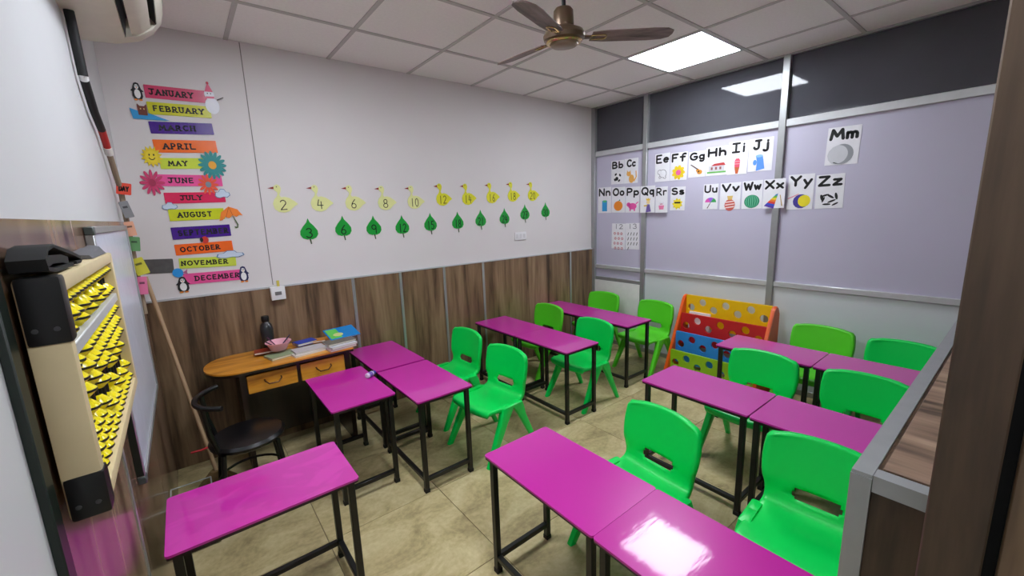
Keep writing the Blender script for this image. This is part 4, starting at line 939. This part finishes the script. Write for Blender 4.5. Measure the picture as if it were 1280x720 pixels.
for k, (x0, y0, x1, y1) in cards.items():
    xp = -.0372 if k in ('Xx', 'Qq', 'Rr') else -.0085
    c = hit((x0 + x1) / 2, (y0 + y1) / 2, 0, xp)
    w = (hit(x1, (y0 + y1) / 2, 0, xp) - hit(x0, (y0 + y1) / 2, 0, xp)).length; h = (hit((x0 + x1) / 2, y0, 0, xp) - hit((x0 + x1) / 2, y1, 0, xp)).length
    rot = random.uniform(-.02, .02)
    what = ('letters ' + k) if k.isalpha() else ('number ' + k)
    o = flat('letter_card' if k.isalpha() else 'number_card', 'white card with %s and %s on the right wall' % (what, desc[k]), 'card', 'right', (xp - .0005, c.y, c.z), rot, [(-w / 2, -h / 2), (w / 2, -h / 2), (w / 2, h / 2), (-w / 2, h / 2)], .0012, PAPER, 'cards on the right wall')
    P_ = lambda nm, poly, col, z, o=o: poly_part(nm, poly, z, z + .0003, col, o)
    picture(k, w, h, P_)
    if k.isalpha():
        desc_l = any(ch in 'gjpqy' for ch in k); hh = h * (.40 if desc_l else .32)
        l = lettering(k, w * (.66 if k in ('Ii', 'Jj', 'Cc') else .88), hh, .0016, o, w * .105); l.location = (0, h / 2 - hh / 2 - h * .03, 0)
    else:
        number(k, 0, h * .38, h * .17, w * .6, .0016, o, C((150, 150, 156)), sw=w * .05)

# ------------------------------------------------------------------ ceiling fan
FZ = 2.35
FC = Vector((-2.262, -1.753, FZ))
fn = thing('ceiling_fan', 'brown three-blade ceiling fan with gold trim', 'ceiling fan', FC)
nrm_ = Vector((-.085, -.06, 1)).normalized()
e1_ = Vector((0, 1, 0)).cross(nrm_).normalized(); e2_ = nrm_.cross(e1_)
TILT = Matrix((e1_, e2_, nrm_)).transposed().to_4x4()
BRZ = M('fan_bronze', (104, 84, 66), .32, metal=.5); GOLD = M('fan_gold', (206, 176, 120), .25, metal=.8)
BLD = wood('fan_blade_brown', ((72, 54, 48), (112, 90, 84), (140, 118, 112)), (3, 14, 3), .5, 0)
MB().tube([(0, 0, .08), (0, 0, H - FZ - .03)], .010, 12).obj('down_rod', BLACK, fn)
MB().lathe([(.012, H - FZ - .07), (.03, H - FZ - .06), (.055, H - FZ - .005), (.055, H - FZ)], 20).obj('canopy', BRZ, fn)
mt = MB().lathe([(.012, .125), (.035, .122), (.045, .11), (.047, .045), (.060, .038), (.088, .026), (.098, .008), (.095, -.010), (.078, -.020), (.001, -.020)], 32).obj('motor', BRZ, fn)
MB().lathe([(.083, -.012), (.086, -.02), (.080, -.026), (.068, -.026), (.066, -.018)], 32, cap=False).obj('gold_ring', GOLD, mt)
MB().lathe([(.066, -.019), (.064, -.034), (.055, -.040), (.001, -.041)], 32).obj('bottom_cap', M('fan_cap', (150, 130, 110), .35, metal=.4), mt)
R_ = .53
mt.matrix_local = TILT
ang0 = -.581
for k in range(3):
    a = ang0 + k * 2 * PI / 3
    outl = [(.13, -.040), (.20, -.050), (.42, -.056), (.49, -.050), (R_ - .006, -.030), (R_, 0), (R_ - .006, .030), (.49, .048), (.42, .054), (.20, .048), (.13, .038)]
    bl = MB().prism(outl, -.002, .002).obj('blade', BLD, fn)
    bl.matrix_local = TILT @ Matrix.Rotation(a, 4, 'Z') @ Matrix.Rotation(math.radians(-11), 4, 'X')
    m = MB().box((.075, -.012, -.006), (.15, .012, .002), .002, 1)
    m.obj('blade_arm', BRZ, bl)
    m = MB()
    ring = [(.165 + dx, dy, -.004) for dx, dy in rrect(.075, .038, .014, 4)]
    m.tube(ring + ring[:1], .0035, 6); m.obj('gold_badge', GOLD, bl)
